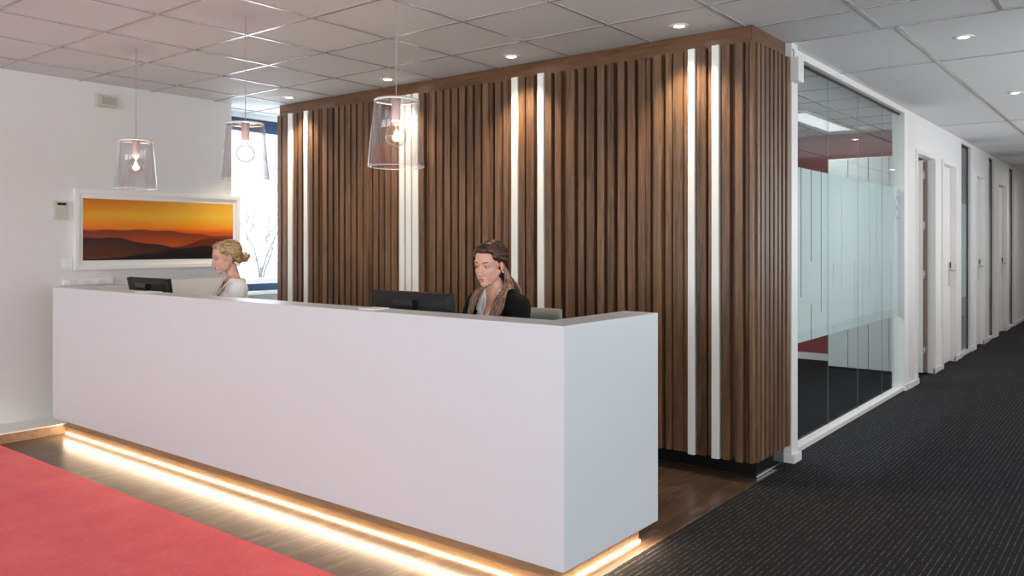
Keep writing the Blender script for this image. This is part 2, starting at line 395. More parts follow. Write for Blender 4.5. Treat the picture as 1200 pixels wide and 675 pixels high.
# red wall closing the meeting room, white partition side rooms
wall('wall_back', [(-6.6, CW-.10, 10.02, 10.12, 0, CEIL)], red_wall)
wall('baseboard_back', [(-6.6, -2.9, 10.0, 10.02, 0, 0.08)], frame_paint)
wall('wall_meeting', [(-6.72, -6.6, 5.2, 18.0, 0, CEIL)], wall_paint)
wall('wall_passage', [(WX-.1, -6.44, 6.1, 6.2, 0, CEIL)], wall_paint)
wall('wall_slat_core', [(-6.40, -1.90, 4.76, 5.40, 0, CEIL)], wall_paint)

# corridor wall with door openings and glazed slots -------------------------------------------------
foot = lambda bm, y: bx(bm, CW-.1, CW+.018, y-.0, y+.10, 0, .06)
D = []   # openings (y0, y1)
d1 = (y_on(1073.5, CW), y_on(1094, CW)); d2 = (y_on(1103.8, CW), y_on(1118.5, CW)); d3 = (y_on(1142.5, CW), y_on(1152, CW))
DH = 2.31
segs = [(y_on(1060, CW), d1[0]), (d1[1], d2[0]), (d2[1], y_on(1126.5, CW)), (y_on(1137.5, CW), d3[0]), (d3[1], y_on(1158.5, CW)),
        (14.0, 14.3), (15.15, 15.6), (16.2, 18.0)]
d4 = (14.3, 15.15)
OP = .02
ends = [d1[0], d2[0], d3[0], 14.3]; starts = [d1[1], d2[1], d3[1], 15.15]
wb = [(CW-.11, CW, a+(OP if a in starts else 0), b-(OP if b in ends else 0), 0, CEIL) for a, b in segs] + [(CW-.11, CW, a-OP, b+OP, DH+.03, CEIL) for a, b in (d1, d2, d3, d4)]
wall('wall_partition', wb, wall_paint)
bm = bmesh.new()
for a, b in segs:
    bx(bm, CW-.0, CW+.014, a+.0, b-.0, 0, .055)
o = mesh_obj('baseboard_partition', bm, frame_paint); o['kind'] = 'structure'

def lever(parent, x, y, z, out=1):
    bm = bmesh.new(); bx(bm, x, x+.010, y-.018, y+.018, z-.19, z+.09)
    mesh_obj('handle_plate', bm, steel, parent, bevel=.003)
    bm = bmesh.new(); lathe(bm, [(0, 0), (.014, 0.001), (.017, .005), (.014, .012), (0, .014)], 16)
    bmesh.ops.scale(bm, verts=bm.verts, vec=(1.15, 2.5, 1)); bmesh.ops.rotate(bm, verts=bm.verts, cent=(0,0,0), matrix=Matrix.Rotation(PI/2, 3, 'Y') @ Matrix.Rotation(PI/2, 3, 'Z'))
    bmesh.ops.translate(bm, verts=bm.verts, vec=(x+.010, y, z+.06))
    mesh_obj('lock_cover', bm, black_plastic, parent, smooth=True)
    bm = bmesh.new(); tube(bm, [(x+.005, y, z), (x+.045, y, z), (x+.058, y-.014, z), (x+.060, y-.115, z)], .009, 10)
    mesh_obj('handle', bm, steel, parent, smooth=True)
def door(n, y0, y1, closed=True):
    root = bpy.data.objects.new('door_%d' % n, None); root.location = (CW, (y0+y1)/2, 0); link(root); root['kind'] = 'structure'
    my = (y0+y1)/2
    def P(bmf, name, mat, **k):
        bmesh.ops.translate(bmf, verts=bmf.verts, vec=(-CW, -my, 0)); return mesh_obj(name, bmf, mat, root, **k)
    bm = bmesh.new()                                       # casing
    c = .045
    for a, b, z0, z1 in ((y0-c, y0, 0, DH+c), (y1, y1+c, 0, DH+c), (y0, y1, DH, DH+c)):
        bx(bm, CW-(.13 if closed else .06), CW+.022, a, b, z0, z1)
    if closed: bx(bm, CW-.13, CW-.08, y0, y0+.02, 0, DH); bx(bm, CW-.13, CW-.08, y1-.02, y1, 0, DH); bx(bm, CW-.13, CW-.08, y0, y1, DH-.02, DH)
    P(bm, 'door_frame', frame_paint, bevel=.002)
    if closed:
        bm = bmesh.new(); bx(bm, CW-.085, CW-.045, y0+.006, y1-.006, .008, DH-.005); P(bm, 'door_leaf', door_paint, bevel=.002)
        lf = root.children[-1] if False else [c_ for c_ in COL.objects if c_.parent == root and c_.name.startswith('door_leaf')][-1]
        lever(lf, -.045, (y1-y0)/2-.09, 1.09)
    else:
        bm = bmesh.new(); bx(bm, CW-.094-.80, CW-.094, y1-.075, y1-.035, .008, DH-.005)
        lf = P(bm, 'door_leaf', door_paint, bevel=.002)
        bm = bmesh.new(); bx(bm, CW-.093, CW-.0605, y1-.050, y1+.01, .008, DH-.02)
        P(bm, 'hinge_strip', bronze_edge)
        for z in (.24, 1.07, 1.60, 2.15):
            bm = bmesh.new(); bx(bm, CW-.100, CW-.080, y1-.056, y1-.050, z-.045, z+.045)
            tube(bm, [(CW-.077, y1-.056, z-.045), (CW-.077, y1-.056, z+.045)], .006, 8)
            P(bm, 'hinge', steel)
    return root
door(1, *d1, closed=False); door(2, *d2); door(3, *d3); door(4, *d4)

# glazed slots between the door bays
def slot(n, y0, y1):
    root = bpy.data.objects.new('window_%d' % n, None); root.location = (CW, y0, 0); link(root); root['kind'] = 'structure'
    w = y1-y0
    bm = bmesh.new()
    bx(bm, -.07, .0, 0, w, 0, .035); bx(bm, -.07, 0, 0, w, CEIL-.05, CEIL)
    mesh_obj('window_frame', bm, frame_paint, root)
    bm = bmesh.new(); bx(bm, -.05, -.03, 0, .012, .035, CEIL-.05); bx(bm, -.05, -.03, w-.03, w, .035, CEIL-.05); bx(bm, -.05, -.03, 0, w, CEIL-.07, CEIL-.05)
    mesh_obj('gasket', bm, black_rubber, root)
    bm = bmesh.new(); bx(bm, -.045, -.035, .012, w-.03, .035, CEIL-.07); mesh_obj('pane', bm, part_glass, root)
    bm = bmesh.new(); bx(bm, -.0475, -.0465, .012, w-.03, .72, 1.92); mesh_obj('frosted_film', bm, film_m, root)
slot(2, segs[2][1], segs[3][0]); slot(3, segs[4][1], 14.0); slot(4, 15.6, 16.2)
# dividing walls of the small offices behind the far doors
wall('wall_office', [(-6.6, CW-.11, 11.12, 11.2, 0, CEIL), (-6.6, CW-.11, 15.3, 15.4, 0, CEIL)], wall_paint)

# window wall at the far left ----------------------------------------------------------------------
wy0, wy1 = 4.30, 6.0
wall('wall_facade', [(WX-.25, WX, 4.29, 6.1, 0, 0.93), (WX-.25, WX, 4.29, 6.1, 2.66, CEIL), (WX-.25, WX, wy1, 6.2, 0, CEIL)], wall_paint)
w1 = bpy.data.objects.new('window_1', None); w1.location = (WX, wy0, 0); link(w1); w1['kind'] = 'structure'
bm = bmesh.new()
for z0, z1, dx in ((2.53, 2.585, .00), (2.587, 2.62, .02), (2.622, 2.66, .01)): bx(bm, -.12, -.02-dx, 0, wy1-wy0, z0, z1)
bx(bm, -.12, -.03, 0, wy1-wy0, .93, 1.0)
bx(bm, -.12, -.03, wy1-wy0-.08, wy1-wy0, 1.0, 2.53)
mesh_obj('window_frame', bm, blue_paint, w1)
bm = bmesh.new(); bx(bm, -.14, -.02, 0, wy1-wy0, 1.0, 1.05); bx(bm, -.115, -.04, 0, .045, 1.05, 2.53); bx(bm, -.11, -.04, 1.0, 1.05, 1.05, 2.53)
mesh_obj('window_sash', bm, frame_paint, w1)
bm = bmesh.new(); bx(bm, -.085, -.075, .03, wy1-wy0-.08, 1.05, 2.53); mesh_obj('pane', bm, window_glass, w1)
bm = bmesh.new(); bx(bm, -.02, .12, 0.0, 1.75, .90, .93); mesh_obj('window_sill', bm, white_gloss, w1)
# narrow edge bead where the picture wall stops
wall('trim_2', [(XL-.02, XL+.006, 4.255, 4.292, 0, CEIL)], frame_paint)

# unseen windows added behind and right of the viewer to light the room
def simple_window(n, loc, w, z0, z1, along_x=True):
    r = bpy.data.objects.new('window_%d' % n, None); r.location = loc; link(r); r['kind'] = 'structure'
    if not along_x: r.rotation_euler = (0, 0, PI/2)
    bm = bmesh.new(); f = .06
    bx(bm, 0, w, -.04, .04, z0, z0+f); bx(bm, 0, w, -.04, .04, z1-f, z1)
    for x in (0, w/2-f/2, w-f): bx(bm, x, x+f, -.04, .04, z0+f, z1-f)
    mesh_obj('window_frame', bm, frame_paint, r)
    bm = bmesh.new(); bx(bm, f, w/2-f/2, -.004, .004, z0+f, z1-f); bx(bm, w/2+f/2, w-f, -.004, .004, z0+f, z1-f)
    mesh_obj('pane', bm, window_glass, r)
for i, (x0, x1) in enumerate(((-6.0, -3.2), (-2.8, 0.0), (0.4, 3.2))): simple_window(5+i, (x0, YB-.06, 0), x1-x0, .7, 2.5)
for i, (y0, y1) in enumerate(((-3.8, -1.2), (-.8, 1.8), (2.2, 4.8))): simple_window(8+i, (XR+.06, y0, 0), y1-y0, .8, 2.5, False)

simple_window(11, (.66, 5.6, 0), 3.25, .9, 2.5, False); simple_window(12, (.66, 9.15, 0), 3.25, .9, 2.5, False)  # two invented windows that brighten the corridor
# low ledge along the picture wall
r = empty('wall_ledge', (-6.51, 0, 0), 'low floor ledge with cream top and wooden front along the left wall', 'ledge')
bm = bmesh.new(); bx(bm, -.17, .165, YB+.02, 4.2, 0, .066); mesh_obj('ledge_front', bm, plinth_wood, r)
bm = bmesh.new(); bx(bm, -.17, .17, YB+.02, 4.2, .066, .075); mesh_obj('ledge_top', bm, frame_paint, r)

# =================================================================================================
# SLATTED WALL
# =================================================================================================
YP, YF = 4.645, 4.600
XE, XS = -1.865, -1.822
ZB, ZT = 0.12, 2.595
sw = empty('slatted_wall', (0, 0, 0), 'dark walnut slatted feature wall with white battens behind the reception desk', 'feature wall')
bm = bmesh.new(); bx(bm, -6.43, XE, YP, YP+.02, ZB+.0, 2.70-.001); bx(bm, XE-.075, XE-.055, YP+.02, 5.20, ZB, 2.70-.001); bx(bm, XE-.055, XE, YP+.02, 5.20, ZT-.02, 2.699)
mesh_obj('backing_panel', bm, slat_panel_wood, sw)
bm = bmesh.new(); bx(bm, -6.43, XE+.003, YP-.004, YP, ZT-.03, 2.699); bx(bm, XE, XE+.004, YP-.004, 5.20, ZT-.03, 2.699)
mesh_obj('header_board', bm, header_wood, sw)
A = [(325, 329, 0), (331, 335.5, 0), (343.5, 347.5, 0), (349.5, 353.5, 0), (362, 366, 0), (368, 372.5, 0), (374.2, 376.6, 1), (377.7, 382.7, 0), (385, 389.3, 0), (391.7, 396, 0), (398.4, 402.8, 0),
     (405, 410, 0), (412, 416.7, 0), (419, 424.2, 0), (426.2, 431.4, 0), (433, 436, 1), (437.4, 442.4, 0), (444.8, 449.4, 0), (451.4, 456.8, 0), (458.7, 464.6, 0),
     (491.2, 496.3, 0), (500, 502.3, 1), (503, 509.4, 0), (511.8, 518, 0), (520.7, 526.6, 0), (529.4, 535.8, 0), (538, 544.3, 0), (547.4, 553.5, 0), (556.3, 562.6, 0),
     (565.4, 572, 0), (573.6, 577.4, 1), (580, 586, 0), (589.6, 594.7, 0), (596, 598.6, 1), (607.4, 614.7, 0), (616.7, 625.3, 0), (638.7, 646, 0), (650, 657, 0), (663.3, 673, 0), (677.4, 684, 0),
     (687.4, 695.8, 0), (700, 707.4, 0), (712, 719, 0), (724, 731, 0), (735.4, 743.4, 0), (748, 755.4, 0), (756.3, 762, 1), (766, 774.6, 0), (780, 786.6, 0), (788.7, 800, 0), (801.5, 805, 1),
     (816.8, 827, 0), (830, 833, 1), (846, 855, 0), (861.4, 870, 0), (873.4, 877.6, 1), (878.3, 882.2, 0)]
bm = bmesh.new()
for a, b, deep in A:
    yf = YF + (0.018 if deep else random.uniform(-.003, .003))
    bx(bm, x_on(a, yf), x_on(b, yf), yf, YP+.001, ZB + random.uniform(-.004, .004), ZT)
mesh_obj('wood_slats_front', bm, slat_wood, sw, bevel=.0015)
W = [(337, 342), (355.7, 360), (467.6, 473.4), (475.5, 481.3), (483.3, 489.5), (599, 606), (629.6, 636.6), (805.8, 813.6), (833.6, 841.8)]
for a, b in W:
    yf = YF - .008
    bm = bmesh.new(); bx(bm, x_on(a, yf), x_on(b, yf), yf, YP, ZB-.004, ZT+.004)
    o = mesh_obj('white_slat', bm, white_slat_m, sw, bevel=.0015); o['label'] = 'white batten'
bm = bmesh.new()
for a, b in ((888, 891), (892.8, 896.2), (897.8, 901.2), (903, 906.1), (908, 911.2), (912.9, 915.5), (917.8, 920.1), (922.7, 926.5)):
    xf = XS + random.uniform(-.002, .002)
    bx(bm, XE-.056, xf, y_on(a, xf), y_on(b, xf), ZB, ZT)
mesh_obj('wood_slats_side', bm, slat_wood, sw, bevel=.0015)
# recessed gloss black base
bm = bmesh.new(); bx(bm, -6.40, -1.868, 4.735, 5.19, 0.0, .125); mesh_obj('base_plinth', bm, black_gloss, sw)
bm = bmesh.new(); bx(bm, -6.40, -1.866, 4.731, 4.735, 0.006, .010); bx(bm, -1.868, -1.864, 4.731, 5.19, .004, .010)
mesh_obj('plinth_trim', bm, chrome, sw)
bm = bmesh.new(); bx(bm, -6.43, XE, YP, 4.80, .125, .14); mesh_obj('base_board', bm, slat_panel_wood, sw)

# =================================================================================================
# GLASS PARTITION
# =================================================================================================
GX = -1.92
gp = empty('glass_partition', (GX, 5.2, 0), 'floor-to-ceiling glass partition with a frosted band, white frame, beside the slatted wall', 'glass partition')
yA, yB = 5.30, y_on(1058, GX)
o5 = 5.2
def G(name, mat, boxes, bevel=0, lab=None, smooth=False):
    bm = bmesh.new()
    for b in boxes: bx(bm, b[0]-GX, b[1]-GX, b[2]-o5, b[3]-o5, b[4], b[5])
    o = mesh_obj(name, bm, mat, gp, bevel=bevel)
    if lab: o['label'] = lab
    return o
G('end_post', frame_paint, [(-1.96, -1.82, 5.205, 5.315, 0, CEIL-.001)], .003)
G('post_foot', frame_paint, [(-1.96, -1.80, 5.195, 5.335, 0, .055)], .003)
G('far_post', frame_paint, [(-1.96, CW+.004, yB, y_on(1074.8, CW)-.04, 0, CEIL-.001)], .003)
G('post_foot', frame_paint, [(-1.985, CW+.022, yB-.012, y_on(1074.8, CW), 0, .056)], .003)
G('top_rail', frame_paint, [(-1.935, -1.868, 5.315, yB, CEIL-.048, CEIL-.001)])
G('bottom_rail', frame_paint, [(-1.95, -1.88, 5.335, yB-.012, 0, .032)])
G('gasket', black_rubber, [(-1.926, -1.908, 5.315, yB, CEIL-.062, CEIL-.046), (-1.93, -1.90, yB-.022, yB, .032, CEIL-.064), (-1.93, -1.90, 5.315, 5.322, .032, CEIL-.064)])
joints = [5.315, y_on(970.2, GX), y_on(1005.2, GX), y_on(1033.7, GX), yB-.02]
for a, b in zip(joints, joints[1:]):
    G('pane', part_glass, [(GX-.005, GX+.005, a+.002, b-.002, .034, CEIL-.064)])
for j in joints[1:-1]: G('pane_joint', joint_m, [(GX-.001, GX+.001, j-.0022, j+.0022, .034, CEIL-.064)])
# frosted film in strips, leaving thin clear lines
FZ0, FZ1 = .72, 1.935
def zpx(px, py):
    y = y_on(px, GX); d = -GX*(-1)*0 + (y / (CS + SN*(px-CX)/FOC))
    return H + d*(CY-py)/FOC
cuts = [(940, 190, 348), (951.9, 190, 306), (951.9, 357, 420), (963.4, 190, 365), (977.6, 309, 338), (977.6, 381, 420), (987.5, 200, 340), (1002.6, 305, 420), (1011.8, 303, 420),
        (1020, 190, 336), (1028, 190, 302), (1028, 343, 420), (1035, 190, 350), (1045, 303, 420), (1051.6, 190, 330)]
bm = bmesh.new()
cols = sorted(set(c[0] for c in cuts))
ycur = 5.325
for cpx in cols:
    y = y_on(cpx, GX); hw = .0095
    bx(bm, -.0085, -.0065, ycur-o5, y-hw-o5, FZ0, FZ1)
    gaps = sorted([(max(FZ0, zpx(cpx, c[2])), min(FZ1, zpx(cpx, c[1]))) for c in cuts if c[0] == cpx])
    z = FZ0
    for g0, g1 in gaps:
        if g0 > z + 1e-4: bx(bm, -.0085, -.0065, y-hw-o5, y+hw-o5, z, g0)
        z = g1
    if z < FZ1 - 1e-4: bx(bm, -.0085, -.0065, y-hw-o5, y+hw-o5, z, FZ1)
    ycur = y+hw
bx(bm, -.0085, -.0065, ycur-o5, yB-.022-o5, FZ0, FZ1)
mesh_obj('frosted_film', bm, film_m, gp)
# oval ring mark with room digits
yc = y_on(1051.2, GX); zc = zpx(1051.2, 243.5)
bm = bmesh.new()
n = 48
for i in range(n):
    a0, a1 = 2*PI*i/n, 2*PI*(i+1)/n
    q = [(r*math.cos(t), r*math.sin(t)) for r, t in ((.098, a0), (.104, a0), (.104, a1), (.098, a1))]
    vs = [bm.verts.new((.0058, yc-o5+yy, zc+zz)) for yy, zz in q]; bm.faces.new(vs)
def dg(yy, zz, w, h): bx(bm, .0054, .0060, yc-o5+yy-w/2, yc-o5+yy+w/2, zc+zz-h/2, zc+zz+h/2)
for k in (-1, 1):
    c = -.045+k*.013
    for dy in (-.008, .008): dg(c+dy, 0, .004, .04)
    for dz in (-.018, 0, .018): dg(c, dz, .016, .004)
mesh_obj('room_mark', bm, plain('mark_grey', rgb(95, 105, 104), 0.5, var=0), gp)

# small white sensor box on the end post
r = empty('sensor_box', (-1.80, 5.23, 2.52), 'small white sensor box mounted high on the post beside the slatted wall', 'sensor')
box('housing', -.045, .030, -.045, .055, -.078, .078, frame_paint, r, bevel=.004)
bm = bmesh.new(); lathe(bm, [(0, 0), (.004, 0), (.003, .002), (0, .002)], 10)
bmesh.ops.rotate(bm, verts=bm.verts, cent=(0,0,0), matrix=Matrix.Rotation(PI/2, 3, 'Y')); bmesh.ops.translate(bm, verts=bm.verts, vec=(.030, .01, .0))
mesh_obj('indicator', bm, grey_plastic, r)
bm = bmesh.new(); tube(bm, [(-.01, -.02, .078), (-.01, -.02, .12), (-.018, -.02, .135)], .003, 6); mesh_obj('cable', bm, black_rubber, r)

# meeting room contents: tall white cabinets and a ceiling luminaire
xa = x_on(970.5, 9.38)
xs = [xa + (-2.02 - xa)*k/2 for k in range(3)]
cw = (-2.02 - xa)/2
cab0 = None
for k in range(2):
    lab = ['tall white cabinet behind the glass, left one against the red wall', 'tall white cabinet behind the glass, right one nearer the door'][k]
    if cab0 is None:
        c = empty('tall_cabinet', (xs[k], 9.38, 0), lab, 'cabinet', 'white cabinets behind the glass')
        box('carcass', .001, cw-.001, .02, .60, 0.03, 2.35, cabinet_white, c, bevel=.002)
        box('base', .01, cw-.01, .05, .58, 0, .03, black_rubber, c)
        for j in range(2):
            dd = box('door', .003+j*(cw/2), (j+1)*cw/2-.003, .0, .019, .035, 2.345, cabinet_white, c, bevel=.0015)
            box('knob', cw/2-.03+j*.045, cw/2-.015+j*.045, -.02, 0, 1.05, 1.17, steel, dd, bevel=.002)
        cab0 = c
    else:
        c = copy_tree(cab0); c.location = (xs[k], 9.38, 0); c['label'] = lab
r = empty('ceiling_luminaire', (-2.78, 8.75, CEIL), 'long rectangular ceiling light seen through the clear glass top', 'ceiling light')
bm = bmesh.new(); bx(bm, -.14, .14, -.78, -.76, -.022, -.006); bx(bm, -.14, .14, .76, .78, -.022, -.006); bx(bm, -.14, -.12, -.76, .76, -.022, -.006); bx(bm, .12, .14, -.76, .76, -.022, -.006)
mesh_obj('frame', bm, frame_paint, r)
box('diffuser', -.12, .12, -.76, .76, -.016, -.007, lumi_m, r)

# =================================================================================================
# RECEPTION DESK
# =================================================================================================
dx0, dx1, dy0, dy1, dz0, dz1 = -6.115, -1.733, 2.51, 3.25, .175, 1.10
T = .172
desk = empty('reception_desk', (-3.92, 2.88, 0), 'long white reception desk floating over a lit wooden plinth', 'reception desk')
def DK(bm, name, mat, **k):
    bmesh.ops.translate(bm, verts=bm.verts, vec=(3.92, -2.88, 0)); return mesh_obj(name, bm, mat, desk, **k)
# U-shaped shell as one prism
bm = bmesh.new()
poly = [(dx0, dy0), (dx1, dy0), (dx1, dy1), (dx1-T, dy1), (dx1-T, dy0+T), (dx0+T, dy0+T), (dx0+T, dy1), (dx0, dy1)]
lo = [bm.verts.new((x, y, dz0)) for x, y in poly]; hi = [bm.verts.new((x, y, dz1)) for x, y in poly]
bm.faces.new(hi); bm.faces.new(lo)
for i in range(8): bm.faces.new((lo[i], lo[(i+1) % 8], hi[(i+1) % 8], hi[i]))
DK(bm, 'front_shell', desk_white, bevel=.003)
bm = bmesh.new(); bx(bm, dx0+T, dx1-T, dy0+T, 3.25, .715, .74); DK(bm, 'worktop', white_gloss, bevel=.002)
bm = bmesh.new()
P0, P1 = -6.34, -1.915
poly = [(P0, 2.70), (P1, 2.70), (P1, 3.40), (P1-.1, 3.40), (P1-.1, 2.80), (P0, 2.80)]
lo = [bm.verts.new((x, y, 0.0)) for x, y in poly]; hi = [bm.verts.new((x, y, dz0-.0)) for x, y in poly]
bm.faces.new(hi); bm.faces.new(lo)
for i in range(6): bm.faces.new((lo[i], lo[(i+1) % 6], hi[(i+1) % 6], hi[i]))
DK(bm, 'plinth', plinth_wood)
bm = bmesh.new(); bx(bm, P0+.002, P1+.008, 2.691, 2.699, .001, .007); bx(bm, P1+.001, P1+.009, 2.70, 3.40, .001, .007)
o = DK(bm, 'light_strip', led_m); o['label'] = 'glowing warm light strip'

def at_desk(px, y, z): return (x_on(px, y), y, z)
# monitors, seen from behind
def make_monitor(loc, label, rz=0.0):
    r = empty('monitor', loc, label, 'monitor', 'reception monitors', rz)
    bm = bmesh.new()       # body: back shell curved and narrower at the bottom edge
    w, h = .275, .34
    tilt = .0
    rows = 8; colsn = 14
    def pt(i, j, back):
        u = -1 + 2*i/colsn; v = j/rows
        x = u*w*(1 - .05*(1-v)); z = v*h
        bulge = .035*(1-abs(u)**3)*(math.sin(PI*min(1, v*1.02))**.6 if 0 < v < 1 else 0)
        return (x, -(.012+bulge) if back else .012, z)
    for back in (True, False):
        g = [[bm.verts.new(pt(i, j, back)) for j in range(rows+1)] for i in range(colsn+1)]
        for i in range(colsn):
            for j in range(rows): bm.faces.new((g[i][j], g[i+1][j], g[i+1][j+1], g[i][j+1])).smooth = back
        if back: gb = g
    edge = lambda g: [g[i][0] for i in range(colsn+1)] + [g[colsn][j] for j in range(1, rows+1)] + [g[i][rows] for i in range(colsn-1, -1, -1)] + [g[0][j] for j in range(rows-1, 0, -1)]
    ea, eb = edge(gb), edge(g)
    for k in range(len(ea)): bm.faces.new((ea[k], ea[(k+1) % len(ea)], eb[(k+1) % len(ea)], eb[k]))
    bmesh.ops.rotate(bm, verts=bm.verts, cent=(0,0,0), matrix=Matrix.Rotation(.17, 3, 'X')); bmesh.ops.translate(bm, verts=bm.verts, vec=(0, 0, .095))
    mesh_obj('casing', bm, black_plastic, r)
    bm = bmesh.new(); bx(bm, -.255, .255, .0125, .0135, .02, .325)
    bmesh.ops.rotate(bm, verts=bm.verts, cent=(0,0,0), matrix=Matrix.Rotation(.17, 3, 'X')); bmesh.ops.translate(bm, verts=bm.verts, vec=(0, 0, .095))
    mesh_obj('screen', bm, dark_screen, r)
    bm = bmesh.new(); bx(bm, -.065, .065, -.118, -.085, .30, .395); bx(bm, -.03, .03, -.105, -.075, .01, .30)
    mesh_obj('stand', bm, black_gloss, r, bevel=.004)
    bm = bmesh.new(); lathe(bm, [(0, 0), (.11, 0), (.115, .006), (.10, .013), (0, .015)], 32, (0, -.07, 0))
    bmesh.ops.scale(bm, verts=bm.verts, vec=(1.15, .8, 1)); mesh_obj('stand_base', bm, black_gloss, r)
    return r
m1 = make_monitor((-5.40, 2.87, .74), 'black monitor left on the desk, below the sunset picture')
m2 = make_monitor((-2.865, 2.87, .74), 'black monitor right on the desk, beside the dark-haired person')
for m in (m1, m2): m.location.y = 2.89; m.location.z = .741
# keyboards and mice (low behind the ledge)
def make_keyboard(loc, label):
    r = empty('keyboard', loc, label, 'keyboard', 'reception keyboards')
    box('case', -.22, .22, -.07, .07, 0, .014, black_plastic, r, bevel=.004)
    bm = bmesh.new()
    for i in range(15):
        for j in range(5): bx(bm, -.212+i*.0285, -.188+i*.0285, -.062+j*.025, -.041+j*.025, .0142, .019)
    k = mesh_obj('keys', bm, chair_dark, r)
    return r
make_keyboard((-5.22, 3.06, .741), 'black keyboard on the worktop by the blonde person')
make_keyboard((-2.90, 3.06, .741), 'black keyboard on the worktop by the dark-haired person')
# papers on the ledge
box_o = lambda n, x, y, w, d, z0, z1, m, rz=0: None
def sheet(px0, px1, y, label, name='notepad'):
    x0, x1 = x_on(px0, y), x_on(px1, y)
    bm = bmesh.new(); bx(bm, -(x1-x0)/2, (x1-x0)/2, -.05, .05, 0, .006)
    o = mesh_obj(name, bm, plain('paper_'+name+str(px0), (0.86, 0.87, 0.84, 1), .6, var=.0), bevel=.001)
    o.location = ((x0+x1)/2, y, dz1+.0005); o.rotation_euler = (0, 0, .03)
    props(o, label, 'notepad'); return o
sheet(430, 447, 2.60, 'small white pad on the desk ledge before the right monitor')
sheet(166, 181, 2.60, 'small white pad on the desk ledge before the left monitor')

# =================================================================================================
# OFFICE CHAIRS
# =================================================================================================
def make_chair(loc, rz, label):
    r = empty('office_chair', loc, label, 'office chair', 'reception office chairs', rz)
    bm = bmesh.new()                           # seat cushion
    bx(bm, -.24, .24, -.26, .20, .435, .49); mesh_obj('seat', bm, chair_mesh, r, bevel=.02)
    bm = bmesh.new()                           # curved backrest
    nn = 12; g = []
    for sgn in (0, 1):
        for i in range(nn+1):
            u = -1+2*i/nn
            for j in range(9):
                v = j/8; wv = .22*(1-.12*v**2)
                g.append(bm.verts.new((u*wv, .24 - .05*u*u + .05*v - .03*math.sin(v*PI) + sgn*.028, .58 + .455*v)))
    idx = lambda s, i, j: g[s*(nn+1)*9 + i*9 + j]
    for s in (0, 1):
        for i in range(nn):
            for j in range(8): bm.faces.new((idx(s,i,j), idx(s,i+1,j), idx(s,i+1,j+1), idx(s,i,j+1))).smooth = True
    for i in range(nn):
        for j in (0, 8): bm.faces.new((idx(0,i,j), idx(0,i+1,j), idx(1,i+1,j), idx(1,i,j)))
    for j in range(8):
        for i in (0, nn): bm.faces.new((idx(0,i,j), idx(0,i,j+1), idx(1,i,j+1), idx(1,i,j)))
    mesh_obj('backrest', bm, chair_mesh, r)
    bm = bmesh.new(); tube(bm, [(0, .10, .42), (0, .24, .40), (0, .30, .50), (0, .29, .80)], [.02, .02, .02, .016], 10); mesh_obj('back_support', bm, chair_dark, r)
    bm = bmesh.new(); lathe(bm, [(0, .10), (.032, .10), (.032, .26), (.02, .26), (.02, .43), (.09, .432), (.09, .437), (0, .437)], 20); mesh_obj('gas_lift', bm, chair_dark, r)
    for s in (-1, 1):
        bm = bmesh.new(); tube(bm, [(s*.20, -.02, .44), (s*.29, -.02, .45), (s*.30, -.02, .66)], .014, 8); bx(bm, s*.30-.03, s*.30+.03, -.14, .10, .655, .68)
        mesh_obj('armrest', bm, chair_dark, r, bevel=.004)
    for k in range(5):
        a = 2*PI*k/5+.3; c, s = math.cos(a), math.sin(a)
        bm = bmesh.new(); tube(bm, [(.02*c, .02*s, .115), (.16*c, .16*s, .095), (.29*c, .29*s, .075)], [.024, .018, .014], 8)
        lg = mesh_obj('leg', bm, chair_dark, r)
        bm = bmesh.new(); tube(bm, [(.29*c-.02*s, .29*s+.02*c, .028), (.29*c+.02*s, .29*s-.02*c, .028)], .027, 14)
        mesh_obj('castor', bm, black_rubber, lg)
    return r

# =================================================================================================
# PEOPLE
# =================================================================================================
def ico_pts(c, r, M=None, sub=3):
    bmx = bmesh.new(); bmesh.ops.create_icosphere(bmx, subdivisions=sub, radius=1.0)
    pts = []
    R = r if hasattr(r, '__len__') else (r, r, r)
    for v in bmx.verts:
        p = Vector((v.co.x*R[0], v.co.y*R[1], v.co.z*R[2]))
        if M: p = M @ p
        pts.append(p + Vector(c))
    bmx.free(); return pts
def add_hull(bm, pts):
    vs = [bm.verts.new(p) for p in pts]
    res = bmesh.ops.convex_hull(bm, input=vs)
    junk = [e for e in res['geom_interior'] if isinstance(e, bmesh.types.BMVert)]
    if junk: bmesh.ops.delete(bm, geom=junk, context='VERTS')
def caps(bm, p0, r0, p1, r1): add_hull(bm, ico_pts(p0, r0, sub=2) + ico_pts(p1, r1, sub=2))
def ell(bm, c, r, M=None): add_hull(bm, ico_pts(c, r, M))
def bake_clay(bm, voxel, smooth):
    me = bpy.data.meshes.new('tmp'); bmesh.ops.recalc_face_normals(bm, faces=bm.faces); bm.to_mesh(me); bm.free()
    o = bpy.data.objects.new('tmp', me); COL.objects.link(o)
    m = o.modifiers.new('r', 'REMESH'); m.mode = 'VOXEL'; m.voxel_size = voxel; m.use_smooth_shade = True
    if smooth: s = o.modifiers.new('s', 'SMOOTH'); s.iterations = smooth; s.factor = .5
    dg = bpy.context.evaluated_depsgraph_get(); dg.update()
    out = bpy.data.meshes.new_from_object(o.evaluated_get(dg))
    bpy.data.objects.remove(o); bpy.data.meshes.remove(me)
    return out
